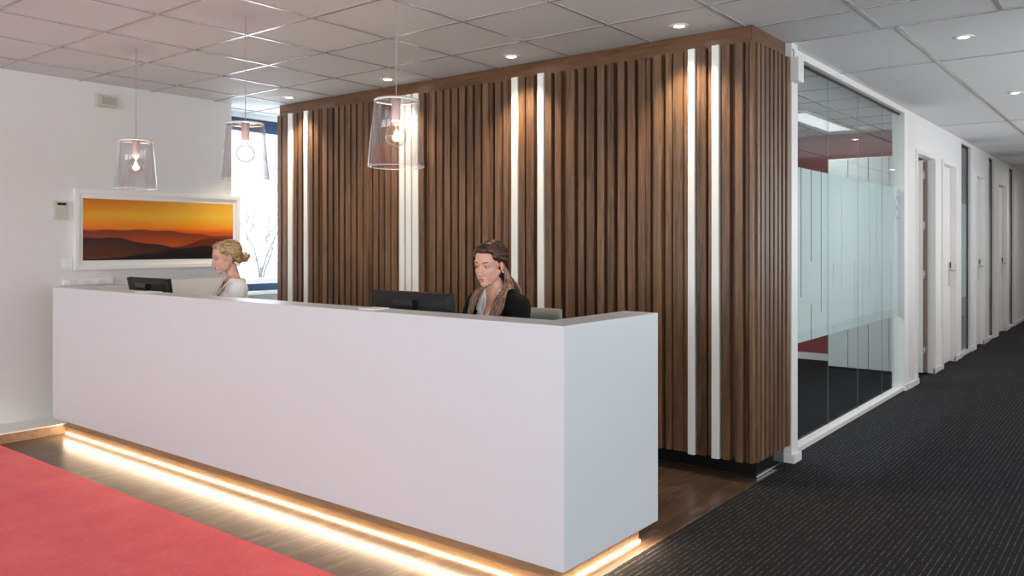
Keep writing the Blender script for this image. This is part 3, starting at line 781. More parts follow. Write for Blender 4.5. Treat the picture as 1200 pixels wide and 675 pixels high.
def clay_obj(name, me, mat, parent, cut=None, thick=0.0):
    if cut:
        b = bmesh.new(); b.from_mesh(me)
        bmesh.ops.delete(b, geom=[v for v in b.verts if cut(v.co)], context='VERTS')
        loose = [v for v in b.verts if not v.link_faces]
        if loose: bmesh.ops.delete(b, geom=loose, context='VERTS')
        for _ in range(14):
            mv = {}
            for v in b.verts:
                nb_ = [e.other_vert(v).co for e in v.link_edges if e.is_boundary]
                if len(nb_) == 2: mv[v] = v.co*.4 + (nb_[0]+nb_[1])*.3
            for v, c_ in mv.items(): v.co = c_
        b.to_mesh(me); b.free()
    me.materials.clear(); me.materials.append(mat)
    for p in me.polygons: p.use_smooth = True
    o = bpy.data.objects.new(name, me); link(o, parent)
    if thick:
        s = o.modifiers.new('solid', 'SOLIDIFY'); s.thickness = thick; s.offset = 1
    return o

UP = .03
def head_prims(bm, T_):
    def e(c, r, M=None):
        add_hull(bm, [T_ @ p for p in ico_pts(c, r, M)])
    def cp(p0, r0, p1, r1):
        add_hull(bm, [T_ @ p for p in ico_pts(p0, r0, sub=2) + ico_pts(p1, r1, sub=2)])
    e((0, .018, .035), (.072, .090, .080))
    e((0, -.032, .030), (.059, .052, .072))
    e((0, -.034, -.024), (.057, .051, .062))
    e((0, -.030, -.062), (.047, .048, .036))
    e((0, -.060, -.092), (.023, .022, .018))
    for s in (-1, 1):
        e((s*.031, -.052, -.026), (.023, .022, .024))
        cp((s*.010, -.080, .025), .009, (s*.044, -.066, .025), .009)      # brow ridge
        cp((s*.048, .002, -.038), .018, (s*.024, -.044, -.086), .015)     # jaw line
        e((s*.036, -.022, -.050), (.021, .044, .040))
        e((s*.009, -.092, -.037), (.0075, .009, .006))
        e((s*.072, .012, -.008), (.007, .017, .028), Matrix.Rotation(.15*s, 3, 'Z'))
    cp((0, -.080, .014), .0075, (0, -.100, -.030), .0080)
    e((0, -.103, -.034), (.0088, .009, .008))
    e((0, -.074, -.064), (.024, .014, .018))
def hand_prims(bm, M, s):
    # palm, four unequal bent fingers and a thumb, local: wrist at origin, fingers along -Y, palm down
    T_ = lambda p: M @ Vector(p)
    def cp(a, ra, b, rb): add_hull(bm, ico_pts(T_(a), ra, sub=2) + ico_pts(T_(b), rb, sub=2))
    cp((0, .01, 0), .021, (0, -.03, 0), .022)
    for k, (fx, ln) in enumerate(((-.030, .068), (-.010, .076), (.010, .072), (.029, .056))):
        fx *= s
        cp((fx*.55, -.015, 0), .013, (fx, -.078, .002), .0105)
        cp((fx, -.078, .002), .0098, (fx*1.05, -.078-ln*.42, .004), .009)
        cp((fx*1.05, -.078-ln*.42, .004), .009, (fx*1.06, -.078-ln*.75, -.009), .008)
        cp((fx*1.06, -.078-ln*.75, -.009), .008, (fx*1.06, -.078-ln*.92, -.022), .007)
    cp((-.016*s, -.012, -.004), .014, (-.046*s, -.045, -.010), .011)
    cp((-.046*s, -.045, -.010), .0105, (-.056*s, -.078, -.018), .0085)
def torso_prims(bm, g):
    ell(bm, (0, 0, .575), (.165+g, .125+g, .105+g))
    ell(bm, (0, -.005, .72), (.122+g, .088+g, .13))
    ell(bm, (0, -.018, .88), (.142+g, .098+g, .15))
    ell(bm, (0, -.022, .99), (.150+g, .092+g, .095))
    for s in (-1, 1): ell(bm, (s*.066, -.088, .945), (.062+g*.7, .056+g*.7, .060+g*.7))
    caps(bm, (-.135, -.015, 1.075), .052+g, (.135, -.015, 1.075), .052+g)
    for s in (-1, 1): caps(bm, (s*.13, -.012, 1.085), .040+g, (s*.02, -.012, 1.145), .044+g)
def arm(bm, s, g, upto=1.0, pts=None):
    sh, el, wr = [Vector(p) for p in pts]
    caps(bm, sh, .050+g, el, .038+g)
    w2 = el.lerp(wr, upto)
    caps(bm, el, .037+g, w2, (.037+(.025-.037)*upto)+g)
def legs_prims(bm, g, to=1.0):
    for s in (-1, 1):
        caps(bm, (s*.09, -.02, .565), .085+g, (s*.10, -.40, .525), .058+g)
        caps(bm, (s*.10, -.40, .525), .056+g, (s*.10, -.36, .12), .038+g)

def arms_for(s): return [(s*.160, -.015, 1.075), (s*.205, -.08, .825), (s*.125, -.285, .800)]

def make_person(loc, az, label, skin, kind, head_az=0.0, pitch=.2, roll=0.0, head_off=(0, -.065, 0)):
    root = empty('person', loc, label, 'person', None, az)
    HC = Vector((head_off[0], head_off[1], 1.30 + head_off[2]))
    HM = Matrix.Translation(HC) @ Matrix.Rotation(head_az, 4, 'Z') @ Matrix.Rotation(pitch, 4, 'X') @ Matrix.Rotation(roll, 4, 'Y')
    # --- body
    bm = bmesh.new()
    head_prims(bm, HM)
    nb = HM @ Vector((0, .022, -.075))
    caps(bm, nb, .044, (0, -.008, 1.145), .048)
    caps(bm, (0, -.008, 1.145), .050, (0, -.012, 1.08), .060)
    torso_prims(bm, 0)
    legs_prims(bm, -.006)
    for s in (-1, 1):
        P = arms_for(s); arm(bm, s, 0, 1.0, P)
        el, wr = Vector(P[1]), Vector(P[2])
        d = (wr-el).normalized(); ang = math.atan2(d.x, -d.y)
        M = Matrix.Translation(wr + d*.01) @ Matrix.Rotation(ang*.4, 4, 'Z')
        hand_prims(bm, M, s)
        caps(bm, (s*.10, -.36, .10), .036, (s*.10, -.37, .055), .036)
        caps(bm, (s*.10, -.36, .045), .034, (s*.105, -.50, .035), .026)
    me = bake_clay(bm, .0032, 6)
    body = clay_obj('body', me, skin, root)
    # --- features
    def feat(name, build, mat, parents=None):
        out = []
        for k, s in enumerate((-1, 1)):
            b = bmesh.new(); build(b, s); out.append(mesh_obj(name, b, mat, parents[k] if parents else root, smooth=True))
        return out
    def on_head(b): bmesh.ops.transform(b, matrix=HM, verts=b.verts)
    def eyes(b, s):
        add_hull(b, ico_pts((s*.030, -.0700, .003), (.013, .0105, .0075)))
        on_head(b)
    EY = feat('eye', eyes, eye_w)
    def iris(b, s):
        add_hull(b, ico_pts((s*.030, -.0770, .0008), (.0060, .0045, .0055)))
        on_head(b)
    feat('iris', iris, iris_m, EY)
    def lids(b, s):
        tube(b, [(s*.016, -.0735, .002), (s*.023, -.0795, .0068), (s*.031, -.0805, .0078), (s*.039, -.0755, .0058), (s*.045, -.0680, .0020)], [.0012, .0022, .0026, .0025, .0014], 6)
        on_head(b)
    feat('eyelash', lids, brow_dark if kind == 'dark' else brow_blonde)
    def upper(b, s):
        add_hull(b, ico_pts((s*.031, -.0705, .0095), (.0155, .0100, .0060)))
        on_head(b)
    feat('eyelid', upper, skin)
    def brows(b, s):
        tube(b, [(s*.013, -.0865, .0265), (s*.024, -.0848, .0292), (s*.036, -.0790, .0298), (s*.047, -.0690, .0258)], [.0018, .0028, .0024, .0010], 6)
        on_head(b)
    feat('eyebrow', brows, brow_dark if kind == 'dark' else brow_blonde)
    def lips(b, s):
        if s < 0: upper_lip(b)
        else: lower_lip(b)
        on_head(b)
    def upper_lip(b):
        tube(b, [(-.022, -.0765, -.0625), (-.012, -.0845, -.0610), (-.004, -.0870, -.0600), (0, -.0865, -.0606), (.004, -.0870, -.0600), (.012, -.0845, -.0610), (.022, -.0765, -.0625)], [.0010, .0026, .0030, .0028, .0030, .0026, .0010], 8)
    def lower_lip(b):
        tube(b, [(-.021, -.0765, -.0632), (-.011, -.0840, -.0660), (0, -.0860, -.0668), (.011, -.0840, -.0660), (.021, -.0765, -.0632)], [.0010, .0032, .0038, .0032, .0010], 8)
    feat('lip', lips, lip_m)
    def ear_r(b, s):
        add_hull(b, ico_pts((s*.079, .006, -.038), (.0045, .0045, .0045 if kind == 'dark' else .006)))
        on_head(b)
    feat('earring', ear_r, pearl_m)
    # --- clothes
    neck_c = Vector((0, -.01, 1.15))
    if kind == 'dark':
        b = bmesh.new(); torso_prims(b, .006); caps(b, (0, -.008, 1.12), .058, (0, -.006, 1.172), .058)
        me = bake_clay(b, .005, 2)
        def cut(c):
            if c.z > 1.165 + .25*max(0, c.y+.03): return True
            return c.y < -.02 and c.z > .985 and abs(c.x) < (c.z-.985)*.27
        clay_obj('shirt', me, shirt_m, root, cut, .003)
        # collar wings
        for s in (-1, 1):
            b = bmesh.new()
            pts = [(s*.056, .030, 1.175), (s*.064, -.028, 1.172), (s*.050, -.078, 1.115), (s*.030, -.112, 1.035), (s*.075, -.102, 1.052), (s*.092, -.075, 1.105), (s*.088, -.020, 1.143), (s*.072, .035, 1.150)]
            v = [b.verts.new(p) for p in pts]
            for q in ((0, 1, 6, 7), (1, 2, 5, 6), (2, 3, 4, 5)): b.faces.new([v[i] for i in q])
            b2 = mesh_obj('collar', b, shirt_m, root); sm = b2.modifiers.new('s', 'SOLIDIFY'); sm.thickness = .005
        b = bmesh.new(); torso_prims(b, .016)
        for s in (-1, 1):
            arm(b, s, .012, .93, arms_for(s))
        caps(b, (0, .03, 1.10), .055, (0, .035, 1.13), .055)
        me = bake_clay(b, .005, 3)
        def cut2(c):
            if c.z < .56: return True
            r = Vector((c.x, c.y+.005)).length
            if c.z > 1.095 and r < .078: return True
            return c.y < -.01 and c.z > .80 and abs(c.x) < .010 + (c.z-.80)*.24
        clay_obj('blazer', me, blazer_m, root, cut2, .006)
        for s in (-1, 1):                                 # lapels
            b = bmesh.new()
            pts = [(s*.082, .030, 1.160), (s*.104, -.035, 1.140), (s*.105, -.095, 1.055), (s*.070, -.155, .955), (s*.020, -.165, .83), (s*.085, -.165, .95), (s*.135, -.118, 1.045), (s*.132, -.040, 1.128), (s*.105, .035, 1.145)]
            v = [b.verts.new(p) for p in pts]
            for q in ((0, 1, 7, 8), (1, 2, 6, 7), (2, 3, 5, 6), (3, 4, 5)): b.faces.new([v[i] for i in q])
            b2 = mesh_obj('lapel', b, blazer_m, root); sm = b2.modifiers.new('s', 'SOLIDIFY'); sm.thickness = .008
    else:
        b = bmesh.new(); torso_prims(b, .014)
        for s in (-1, 1): arm(b, s, .016, .80, arms_for(s))
        caps(b, (0, .015, 1.10), .058, (0, .018, 1.155), .056)
        me = bake_clay(b, .005, 2)
        for v in me.vertices:                              # soft folds
            c = v.co; v.co = c + Vector((0, 1, 0))*(.004*math.sin(c.x*55+c.z*18)) * (1 if c.z < 1.08 else .3)
        def cut(c):
            if c.z < .60: return True
            if c.z > 1.150: return True
            return c.y < .02 and c.z > .95 and abs(c.x) < .006 + (c.z-.95)*.36
        clay_obj('blouse', me, blouse_m, root, cut, .003)
        for s in (-1, 1):                                  # ruffled neckline
            b = bmesh.new()
            path = [(s*.078, .000, 1.160), (s*.084, -.035, 1.150), (s*.072, -.085, 1.105), (s*.052, -.125, 1.050), (s*.030, -.150, 1.005), (s*.006, -.158, .955)]
            row = []
            fine = []
            for a_, c_ in zip(path, path[1:]):
                for k in range(5): fine.append(Vector(a_).lerp(Vector(c_), k/5))
            for k, p in enumerate(fine):
                wv = math.sin(k*1.5)*.006
                q = p + Vector((s*.022, -.006+wv, .006+wv)); row.append((b.verts.new(p), b.verts.new(q)))
            for (a0, a1), (b0, b1) in zip(row, row[1:]): b.faces.new((a0, b0, b1, a1)).smooth = True
            b2 = mesh_obj('neck_ruffle', b, blouse_m, root); sm = b2.modifiers.new('s', 'SOLIDIFY'); sm.thickness = .004
        b = bmesh.new()
        tube(b, [HM @ Vector((0, 0, 0)) * 0 + Vector(p) for p in ((-.045, -.045, 1.150), (-.030, -.085, 1.100), (0, -.118, 1.045), (.030, -.085, 1.100), (.045, -.045, 1.150))], .0012, 5)
        mesh_obj('necklace', b, chrome, root)
    b = bmesh.new(); legs_prims(b, .008); ell(b, (0, 0, .575), (.180, .140, .115)); me = bake_clay(b, .007, 2)
    clay_obj('trousers', me, trouser_m, root)
    for s in (-1, 1):
        b = bmesh.new()
        caps(b, (s*.10, -.345, .050), .043, (s*.107, -.50, .038), .034); caps(b, (s*.10, -.345, .018), .018, (s*.107, -.51, .018), .018)
        me = bake_clay(b, .005, 1); clay_obj('shoe', me, shoe_m, root)
    # --- hair
    b = bmesh.new()
    def he(c, r, M=None): add_hull(b, [HM @ p for p in ico_pts(c, r, M)])
    def hc(p0, r0, p1, r1): add_hull(b, [HM @ p for p in ico_pts(p0, r0, sub=2) + ico_pts(p1, r1, sub=2)])
    he((0, .037, .044), (.083, .094, .085))
    he((0, -.012, .084), (.060, .062, .040))
    for s in (-1, 1):
        hc((s*.060, -.030, .052), .020, (s*.066, .045, .020), .022)
        hc((s*.030, -.054, .094), .015, (s*.064, -.018, .062), .019)
        hc((s*.066, .045, .020), .020, (s*.050, .075, -.03), .022)
    if kind == 'dark':
        he((0, .052, -.030), (.070, .054, .090)); hc((0, .060, -.06), .055, (0, .060, -.13), .050)
    else:
        hc((0, .09, .01), .035, (0, .095, -.035), .030)
    hm = hair_brown_top if kind == 'dark' else hair_blonde
    me = bake_clay(b, .0035, 8)
    hair = clay_obj('hair', me, hm, root)
    rnd = random.Random(3 if kind == 'dark' else 9)
    inv = HM.inverted()
    # combed strands over the crown
    b = bmesh.new()
    for i in range(150):
        s = rnd.choice((-1, 1)); t0 = rnd.random()
        a0 = Vector((s*(.004+.060*t0), -.074+.045*t0**1.5, .110-.058*t0**1.4))
        end = Vector((s*(.02+.05*rnd.random()), .088+rnd.random()*.02, -.005+rnd.random()*.06))
        pts = []
        for k in range(9):
            t = k/8
            p = a0.lerp(end, t)
            c0 = Vector((0, .033, .041)); d = p-c0
            q = Vector((d.x/.0845, d.y/.0975, d.z/.0875))
            ql = q.length
            q = q/ql; p2 = c0 + Vector((q.x*.0845, q.y*.0975, q.z*.0875))
            if t < .2: p2 = p.lerp(p2, .3+t*3.5)
            pts.append(HM @ (p2 + Vector((0, 0, rnd.uniform(-.0008, .0014)))))
        tube(b, pts, [.0006] + [.0017]*7 + [.0007], 4)
    mesh_obj('hair_strands', b, hm, hair)
    if kind == 'dark':
        b = bmesh.new()                                   # long lengths over both shoulders
        for i in range(760):
            s = 1 if rnd.random() < .5 else -1
            f = rnd.random()                                # 0 = front lock, 1 = down the back
            j = lambda a: rnd.uniform(-a, a)
            st = HM @ Vector((s*(.062+j(.006)-.03*f*f), .030+.060*f, .020+j(.022)))
            m1_ = HM @ Vector((s*(.076+j(.006)-.02*f*f), .030+.062*f, -.060))
            if f < .62:
                g = f/.62
                p3 = Vector((s*(.070+.036*g+j(.010)), -.030+.030*g+j(.006), 1.180))
                p35 = Vector((s*(.074+.042*g)+j(.008), -.076+.020*g+j(.004), 1.140+.018*g))
                p4 = Vector((s*(.078+.046*g+j(.012)), -.106+.016*g+j(.006), 1.098))
                p5 = Vector((s*(.078+.046*g+j(.014)), -.152+.030*g+j(.006), 1.000))
                p6 = Vector((s*(.086+.048*g+j(.016)), -.172+.026*g+j(.006), .925+j(.035)))
                pts = [st, m1_, p3, p35, p4, p5, p6]
            else:
                g = (f-.62)/.38
                p3 = Vector((s*(.090-.05*g+j(.01)), .065+.02*g+j(.006), 1.165))
                p4 = Vector((s*(.085-.05*g+j(.012)), .088+.015*g, 1.06))
                p5 = Vector((s*(.080-.05*g+j(.014)), .100+j(.006), .93+j(.04)))
                pts = [st, m1_, p3, p4, p5]
            fine = []
            n_ = len(pts)
            for k in range(n_-1):
                P_1 = pts[max(k-1, 0)]; P0_ = pts[k]; P1_ = pts[k+1]; P2_ = pts[min(k+2, n_-1)]
                for q in range(4):
                    t = q/4
                    fine.append(.5*((2*P0_)+(P1_-P_1)*t+(2*P_1-5*P0_+4*P1_-P2_)*t*t+(3*P0_-3*P1_+P2_-P_1)*t**3))
            fine.append(pts[-1])
            rr = rnd.uniform(.0011, .0023)
            tube(b, fine, [rr*.7]+[rr]*(len(fine)-3)+[rr*.7, rr*.25], 5)
        o_ = mesh_obj('hair_lengths', b, hair_brown, hair); o_['label'] = 'lighter straight hair lengths'
    else:
        b = bmesh.new()                                   # curly low bun
        c0 = Vector((0, .138, -.026))
        for i in range(34):
            th, ph = rnd.uniform(0, 2*PI), math.acos(rnd.uniform(-1, 1))
            d = Vector((math.sin(ph)*math.cos(th), math.sin(ph)*math.sin(th), math.cos(ph)))
            c = c0 + d*rnd.uniform(.010, .024); rr = rnd.uniform(.011, .021)
            ax = Vector((rnd.uniform(-1, 1), rnd.uniform(-1, 1), rnd.uniform(-1, 1))).normalized()
            e1 = ax.orthogonal().normalized(); e2 = ax.cross(e1)
            tube(b, [HM @ (c + (e1*math.cos(a)+e2*math.sin(a))*rr + ax*.004*math.sin(a*.5)) for a in [k*2*PI/12*1.1 for k in range(13)]], [.0015]+[.0042]*11+[.0015], 6)
        add_hull(b, [HM @ p for p in ico_pts(c0, .029)])
        for i in range(16):
            y0 = rnd.uniform(-.02, .02)
            tube(b, [HM @ Vector((rnd.uniform(-.03, .03), .10, y0)), HM @ Vector((rnd.uniform(-.02, .02), .125, -.01+y0*.3)), HM @ (c0+Vector((rnd.uniform(-.02, .02), 0, rnd.uniform(-.02, .02))))], .004, 5)
        mesh_obj('hair_bun', b, hair_blonde, hair)
    return root

# heading 0 looks along -Y (towards the desk front)
make_person((x_on(585, 3.43), 3.43, 0), math.radians(-6), 'person with long brown hair, black blazer and white shirt behind the desk', skin_a, 'dark', head_az=math.radians(13), pitch=.20, roll=.05, head_off=(-.01, -.065, -.004))
make_person((x_on(275, 3.40), 3.40, .006), math.radians(-18), 'person with blonde hair in a low bun and white blouse at the desk', skin_b, 'blonde', head_az=math.radians(2), pitch=.20)
make_chair((-2.76, 3.50, 0), math.radians(14), 'grey office chair whose back shows beside the person in the black blazer')
c = make_chair((x_on(272, 3.47), 3.47, 0), math.radians(-18), 'grey office chair under the blonde person in the white blouse'); c.scale = (1, 1, .92)

# =================================================================================================
# PICTURE AND SMALL WALL ITEMS  (left wall, facing +X)
# =================================================================================================
pic = empty('framed_picture', (XL, 3.625, 1.52), 'wide framed photo of an orange sunset over misty hills on the white wall', 'picture')
hw, hh = .735, .322
bm = bmesh.new(); f = .035
for a in ((.0, .045, -hw, hw, hh-f, hh), (.0, .045, -hw, hw, -hh, -hh+f), (.0, .045, -hw, -hw+f, -hh+f, hh-f), (.0, .045, hw-f, hw, -hh+f, hh-f)): bx(bm, *a)
mesh_obj('frame', bm, white_gloss, pic, bevel=.003)
bm = bmesh.new(); bx(bm, .002, .024, -hw+f, hw-f, -hh+f, hh-f); mesh_obj('mat_board', bm, white_gloss, pic)
iw, ih = .668, .248
def art_mat():
    m, nt, out = new_mat('sunset_print')
    b = N(nt, 'ShaderNodeBsdfPrincipled', Roughness=.35); tc = N(nt, 'ShaderNodeTexCoord')
    sp = N(nt, 'ShaderNodeSeparateXYZ'); L(nt, tc.outputs['Object'], sp.inputs[0])
    mr = N(nt, 'ShaderNodeMapRange'); mr.inputs[1].default_value = -ih; mr.inputs[2].default_value = ih; L(nt, sp.outputs[2], mr.inputs[0])
    mp = N(nt, 'ShaderNodeMapping'); mp.inputs['Scale'].default_value = (1, 1.2, 14); L(nt, tc.outputs['Object'], mp.inputs[0])
    nz = N(nt, 'ShaderNodeTexNoise', Scale=1.5, Detail=4.0); L(nt, mp.outputs[0], nz.inputs['Vector'])
    ad = N(nt, 'ShaderNodeMath', operation='MULTIPLY_ADD'); ad.inputs[1].default_value = .16; L(nt, nz.outputs['Fac'], ad.inputs[0])
    sb = N(nt, 'ShaderNodeMath', operation='SUBTRACT'); sb.inputs[1].default_value = .08; L(nt, mr.outputs[0], sb.inputs[0]); L(nt, sb.outputs[0], ad.inputs[2])
    cr = N(nt, 'ShaderNodeValToRGB'); e = cr.color_ramp.elements
    e[0].position = .45; e[0].color = rgb(206, 84, 28); e[1].position = 1.0; e[1].color = rgb(206, 112, 14)
    for p, c in ((.53, rgb(240, 120, 20)), (.62, rgb(238, 150, 24)), (.74, rgb(232, 168, 40)), (.86, rgb(226, 140, 22))): k = e.new(p); k.color = c
    L(nt, ad.outputs[0], cr.inputs[0])
    # brighter yellow area right of centre
    gy_ = N(nt, 'ShaderNodeMapRange'); gy_.inputs[1].default_value = -.5; gy_.inputs[2].default_value = .45; L(nt, sp.outputs[1], gy_.inputs[0])
    mx = N(nt, 'ShaderNodeMix', data_type='RGBA'); mx.inputs[7].default_value = rgb(250, 205, 70)
    g2 = N(nt, 'ShaderNodeMath', operation='MULTIPLY'); g3 = N(nt, 'ShaderNodeMapRange'); g3.inputs[1].default_value = .5; g3.inputs[2].default_value = .75; L(nt, ad.outputs[0], g3.inputs[0])
    g4 = N(nt, 'ShaderNodeMath', operation='MULTIPLY'); g4.inputs[1].default_value = .6
    L(nt, gy_.outputs[0], g2.inputs[0]); L(nt, g3.outputs[0], g2.inputs[1]); L(nt, g2.outputs[0], g4.inputs[0]); L(nt, g4.outputs[0], mx.inputs[0])
    L(nt, cr.outputs[0], mx.inputs[6])
    cur = mx.outputs[2]
    # hill layers: height profiles as sums of sines, far to near
    def layer(cur, base, amps, col, slope=0.0, soft=.01):
        tot = None
        for amp, fr, ph in amps:
            a = N(nt, 'ShaderNodeMath', operation='MULTIPLY_ADD'); a.inputs[1].default_value = fr; a.inputs[2].default_value = ph; L(nt, sp.outputs[1], a.inputs[0])
            s = N(nt, 'ShaderNodeMath', operation='SINE'); L(nt, a.outputs[0], s.inputs[0])
            q = N(nt, 'ShaderNodeMath', operation='MULTIPLY_ADD'); q.inputs[1].default_value = amp; L(nt, s.outputs[0], q.inputs[0])
            if tot is None: q.inputs[2].default_value = base
            else: L(nt, tot, q.inputs[2])
            tot = q.outputs[0]
        sl = N(nt, 'ShaderNodeMath', operation='MULTIPLY_ADD'); sl.inputs[1].default_value = slope; L(nt, sp.outputs[1], sl.inputs[0]); L(nt, tot, sl.inputs[2])
        d = N(nt, 'ShaderNodeMath', operation='SUBTRACT'); L(nt, sl.outputs[0], d.inputs[0]); L(nt, sp.outputs[2], d.inputs[1])
        r = N(nt, 'ShaderNodeMapRange'); r.inputs[1].default_value = -.001; r.inputs[2].default_value = soft; L(nt, d.outputs[0], r.inputs[0])
        # each layer fades into the mist of the valley below its ridge
        fd = N(nt, 'ShaderNodeMapRange'); fd.inputs[1].default_value = 0; fd.inputs[2].default_value = .16; L(nt, d.outputs[0], fd.inputs[0])
        cm = N(nt, 'ShaderNodeMix', data_type='RGBA'); cm.inputs[6].default_value = col[0]; cm.inputs[7].default_value = col[1]; L(nt, fd.outputs[0], cm.inputs[0])
        x = N(nt, 'ShaderNodeMix', data_type='RGBA'); L(nt, r.outputs[0], x.inputs[0]); L(nt, cur, x.inputs[6]); L(nt, cm.outputs[2], x.inputs[7])
        return x.outputs[2]
    cur = layer(cur, -.010, [(.012, 5, 1.9), (.004, 23, 0)], (rgb(112, 48, 22), rgb(196, 82, 26)), -.035)
    cur = layer(cur, -.115, [(.055, 5.2, -1.1), (.006, 19, .5)], (rgb(84, 38, 26), rgb(132, 56, 26)), 0)
    cur = layer(cur, -.105, [(.045, 3.9, 3.7), (.007, 17, 2)], (rgb(48, 26, 24), rgb(96, 46, 30)), 0.0)
    cur = layer(cur, -.178, [(.020, 3.6, .3), (.004, 21, 0)], (rgb(30, 16, 15), rgb(40, 22, 20)), .07)
    cur = layer(cur, -.200, [(.008, 6, 1.4)], (rgb(14, 10, 12), rgb(10, 8, 10)), .05)
    L(nt, cur, b.inputs['Base Color']); L(nt, b.outputs[0], out.inputs[0]); return m
bm = bmesh.new(); bx(bm, .0241, .0255, -iw, iw, -ih, ih)
o = mesh_obj('print', bm, art_mat(), pic); o['label'] = 'orange sunset print'
# room thermostat left of the picture
r = empty('thermostat', (XL, 2.795, 1.665), 'small cream wall thermostat left of the sunset picture', 'thermostat')
box('housing', .0, .03, -.05, .05, -.070, .070, cream_plastic, r, bevel=.004)
box('display', .0295, .032, -.03, .035, .040, .058, black_plastic, r)
bm = bmesh.new(); lathe(bm, [(0, 0), (.004, 0), (0, .003)], 8); bmesh.ops.rotate(bm, verts=bm.verts, cent=(0,0,0), matrix=Matrix.Rotation(PI/2, 3, 'Y')); bmesh.ops.translate(bm, verts=bm.verts, vec=(.03, -.02, -.055)); mesh_obj('button', bm, grey_plastic, r)
r = empty('wall_speaker', (XL, 3.14, 2.56), 'small beige wall speaker box just under the ceiling', 'speaker')
box('housing', 0, .05, -.085, .085, -.048, .048, cream_plastic, r, bevel=.005)
box('grille', .0495, .053, -.045, .070, -.030, .030, grey_plastic, r)
r = empty('light_switch', (XL, 2.845, 1.25), 'white light switch low at the left edge of the picture frame', 'switch')
box('plate', 0, .012, -.04, .04, -.04, .04, white_gloss, r, bevel=.003); box('rocker', .012, .018, -.025, .025, -.025, .025, white_gloss, r, bevel=.003)
r = empty('socket_strip', (XL, 3.00, 1.105), 'white horizontal socket strip on the left wall just above the desk', 'socket strip')
box('housing', 0, .04, -.19, .19, -.024, .024, white_gloss, r, bevel=.004)
for k in range(3): box('socket', .0395, .043, -.15+k*.11, -.09+k*.11, -.017, .017, frame_paint, r, bevel=.002)

# =================================================================================================
# PENDANTS AND DOWNLIGHTS
# =================================================================================================
def make_pendant(loc, label):
    r = empty('pendant_lamp', loc, label, 'pendant lamp', 'clear pendant lamps over the desk')
    zt, zb = 2.095, 1.772
    b0 = 0
    bm = bmesh.new(); tube(bm, [(0, 0, CEIL-.012), (0, 0, zt-.01)], .0022, 8); mesh_obj('cable', bm, cable_mat, r, smooth=True)
    bm = bmesh.new(); lathe(bm, [(0, CEIL-.0005), (.005, CEIL-.0005), (.004, CEIL-.004), (.0025, CEIL-.014), (0, CEIL-.014)], 16); mesh_obj('canopy', bm, cable_mat, r)
    bm = bmesh.new(); rt, rb, th = .105, .134, .004
    lathe(bm, [(.012, zt), (rt-.012, zt), (rt-.004, zt-.003), (rt, zt-.012), (rb, zb), (rb-th, zb), (rt-th, zt-.014), (rt-.012, zt-.006), (.012, zt-.006)], 64, closed=True)
    s = mesh_obj('lamp_shade', bm, shade_glass, r, smooth=True); s['label'] = 'clear tapered lamp shade'
    for prof in ([(rt-.003, zt-.001), (rt+.0005, zt-.008), (rt-.003, zt-.012), (rt-.006, zt-.006)], [(rb-.0045, zb), (rb+.0008, zb-.001), (rb+.0008, zb+.002), (rb-.0045, zb+.002)]):
        bm = bmesh.new(); lathe(bm, prof, 48, closed=True); mesh_obj('shade_rim', bm, shade_rim_m, s, smooth=True)
    bm = bmesh.new(); lathe(bm, [(0, zt+.004), (.019, zt+.004), (.0225, zt-.002), (.0225, zt-.104), (.019, zt-.108), (0, zt-.108)], 28); mesh_obj('socket', bm, rose_metal, r)
    bm = bmesh.new(); lathe(bm, [(0, zt-.106), (.014, zt-.108), (.014, zt-.118), (.012, zt-.12), (0, zt-.12)], 20); mesh_obj('bulb_cap', bm, steel, r)
    zc = zt-.175; R = .052
    bm = bmesh.new()
    lathe(bm, [(.013, zt-.118), (.016, zt-.124)] + [(R*math.sin(a), zc+R*math.cos(a)) for a in [0.42+(PI-.42)*k/18 for k in range(19)]], 40)
    bl = mesh_obj('bulb', bm, bulb_glass, r, smooth=True)
    bm = bmesh.new()
    for k in range(6):
        a = k*PI/3
        tube(bm, [(.003*math.cos(a), .003*math.sin(a), zc+.022), (.009*math.cos(a), .009*math.sin(a), zc+.0), (.004*math.cos(a+.4), .004*math.sin(a+.4), zc-.018)], .0040, 6)
    mesh_obj('filament', bm, filament_m, bl)
    bm = bmesh.new(); tube(bm, [(0, 0, zt-.118), (0, 0, zc+.02)], .0025, 6); mesh_obj('bulb_stem', bm, cable_mat, bl)
    return r
shade_rim_m = plain('clear_rim', (0.75, 0.76, 0.78, 1), .08, var=0.0, spec=1.0)
p0 = make_pendant((-2.83, 2.70, 0), 'right-hand clear pendant lamp nearest the viewer, hanging before the slats')
for x, lab in ((-4.06, 'middle clear pendant lamp hanging before the bright window'), (-5.31, 'left-hand clear pendant lamp hanging above the sunset picture')):
    c = copy_tree(p0); c.location = (x, 2.70, 0); c['label'] = lab
for x, y in ((-2.83, 2.70), (-4.06, 2.70), (-5.31, 2.70)):
    l = bpy.data.lights.new('bulb_light', 'POINT'); l.energy = 5; l.color = (1, .8, .6); l.shadow_soft_size = .02
    o = bpy.data.objects.new('bulb_light', l); o.location = (x, y, 1.93); link(o)

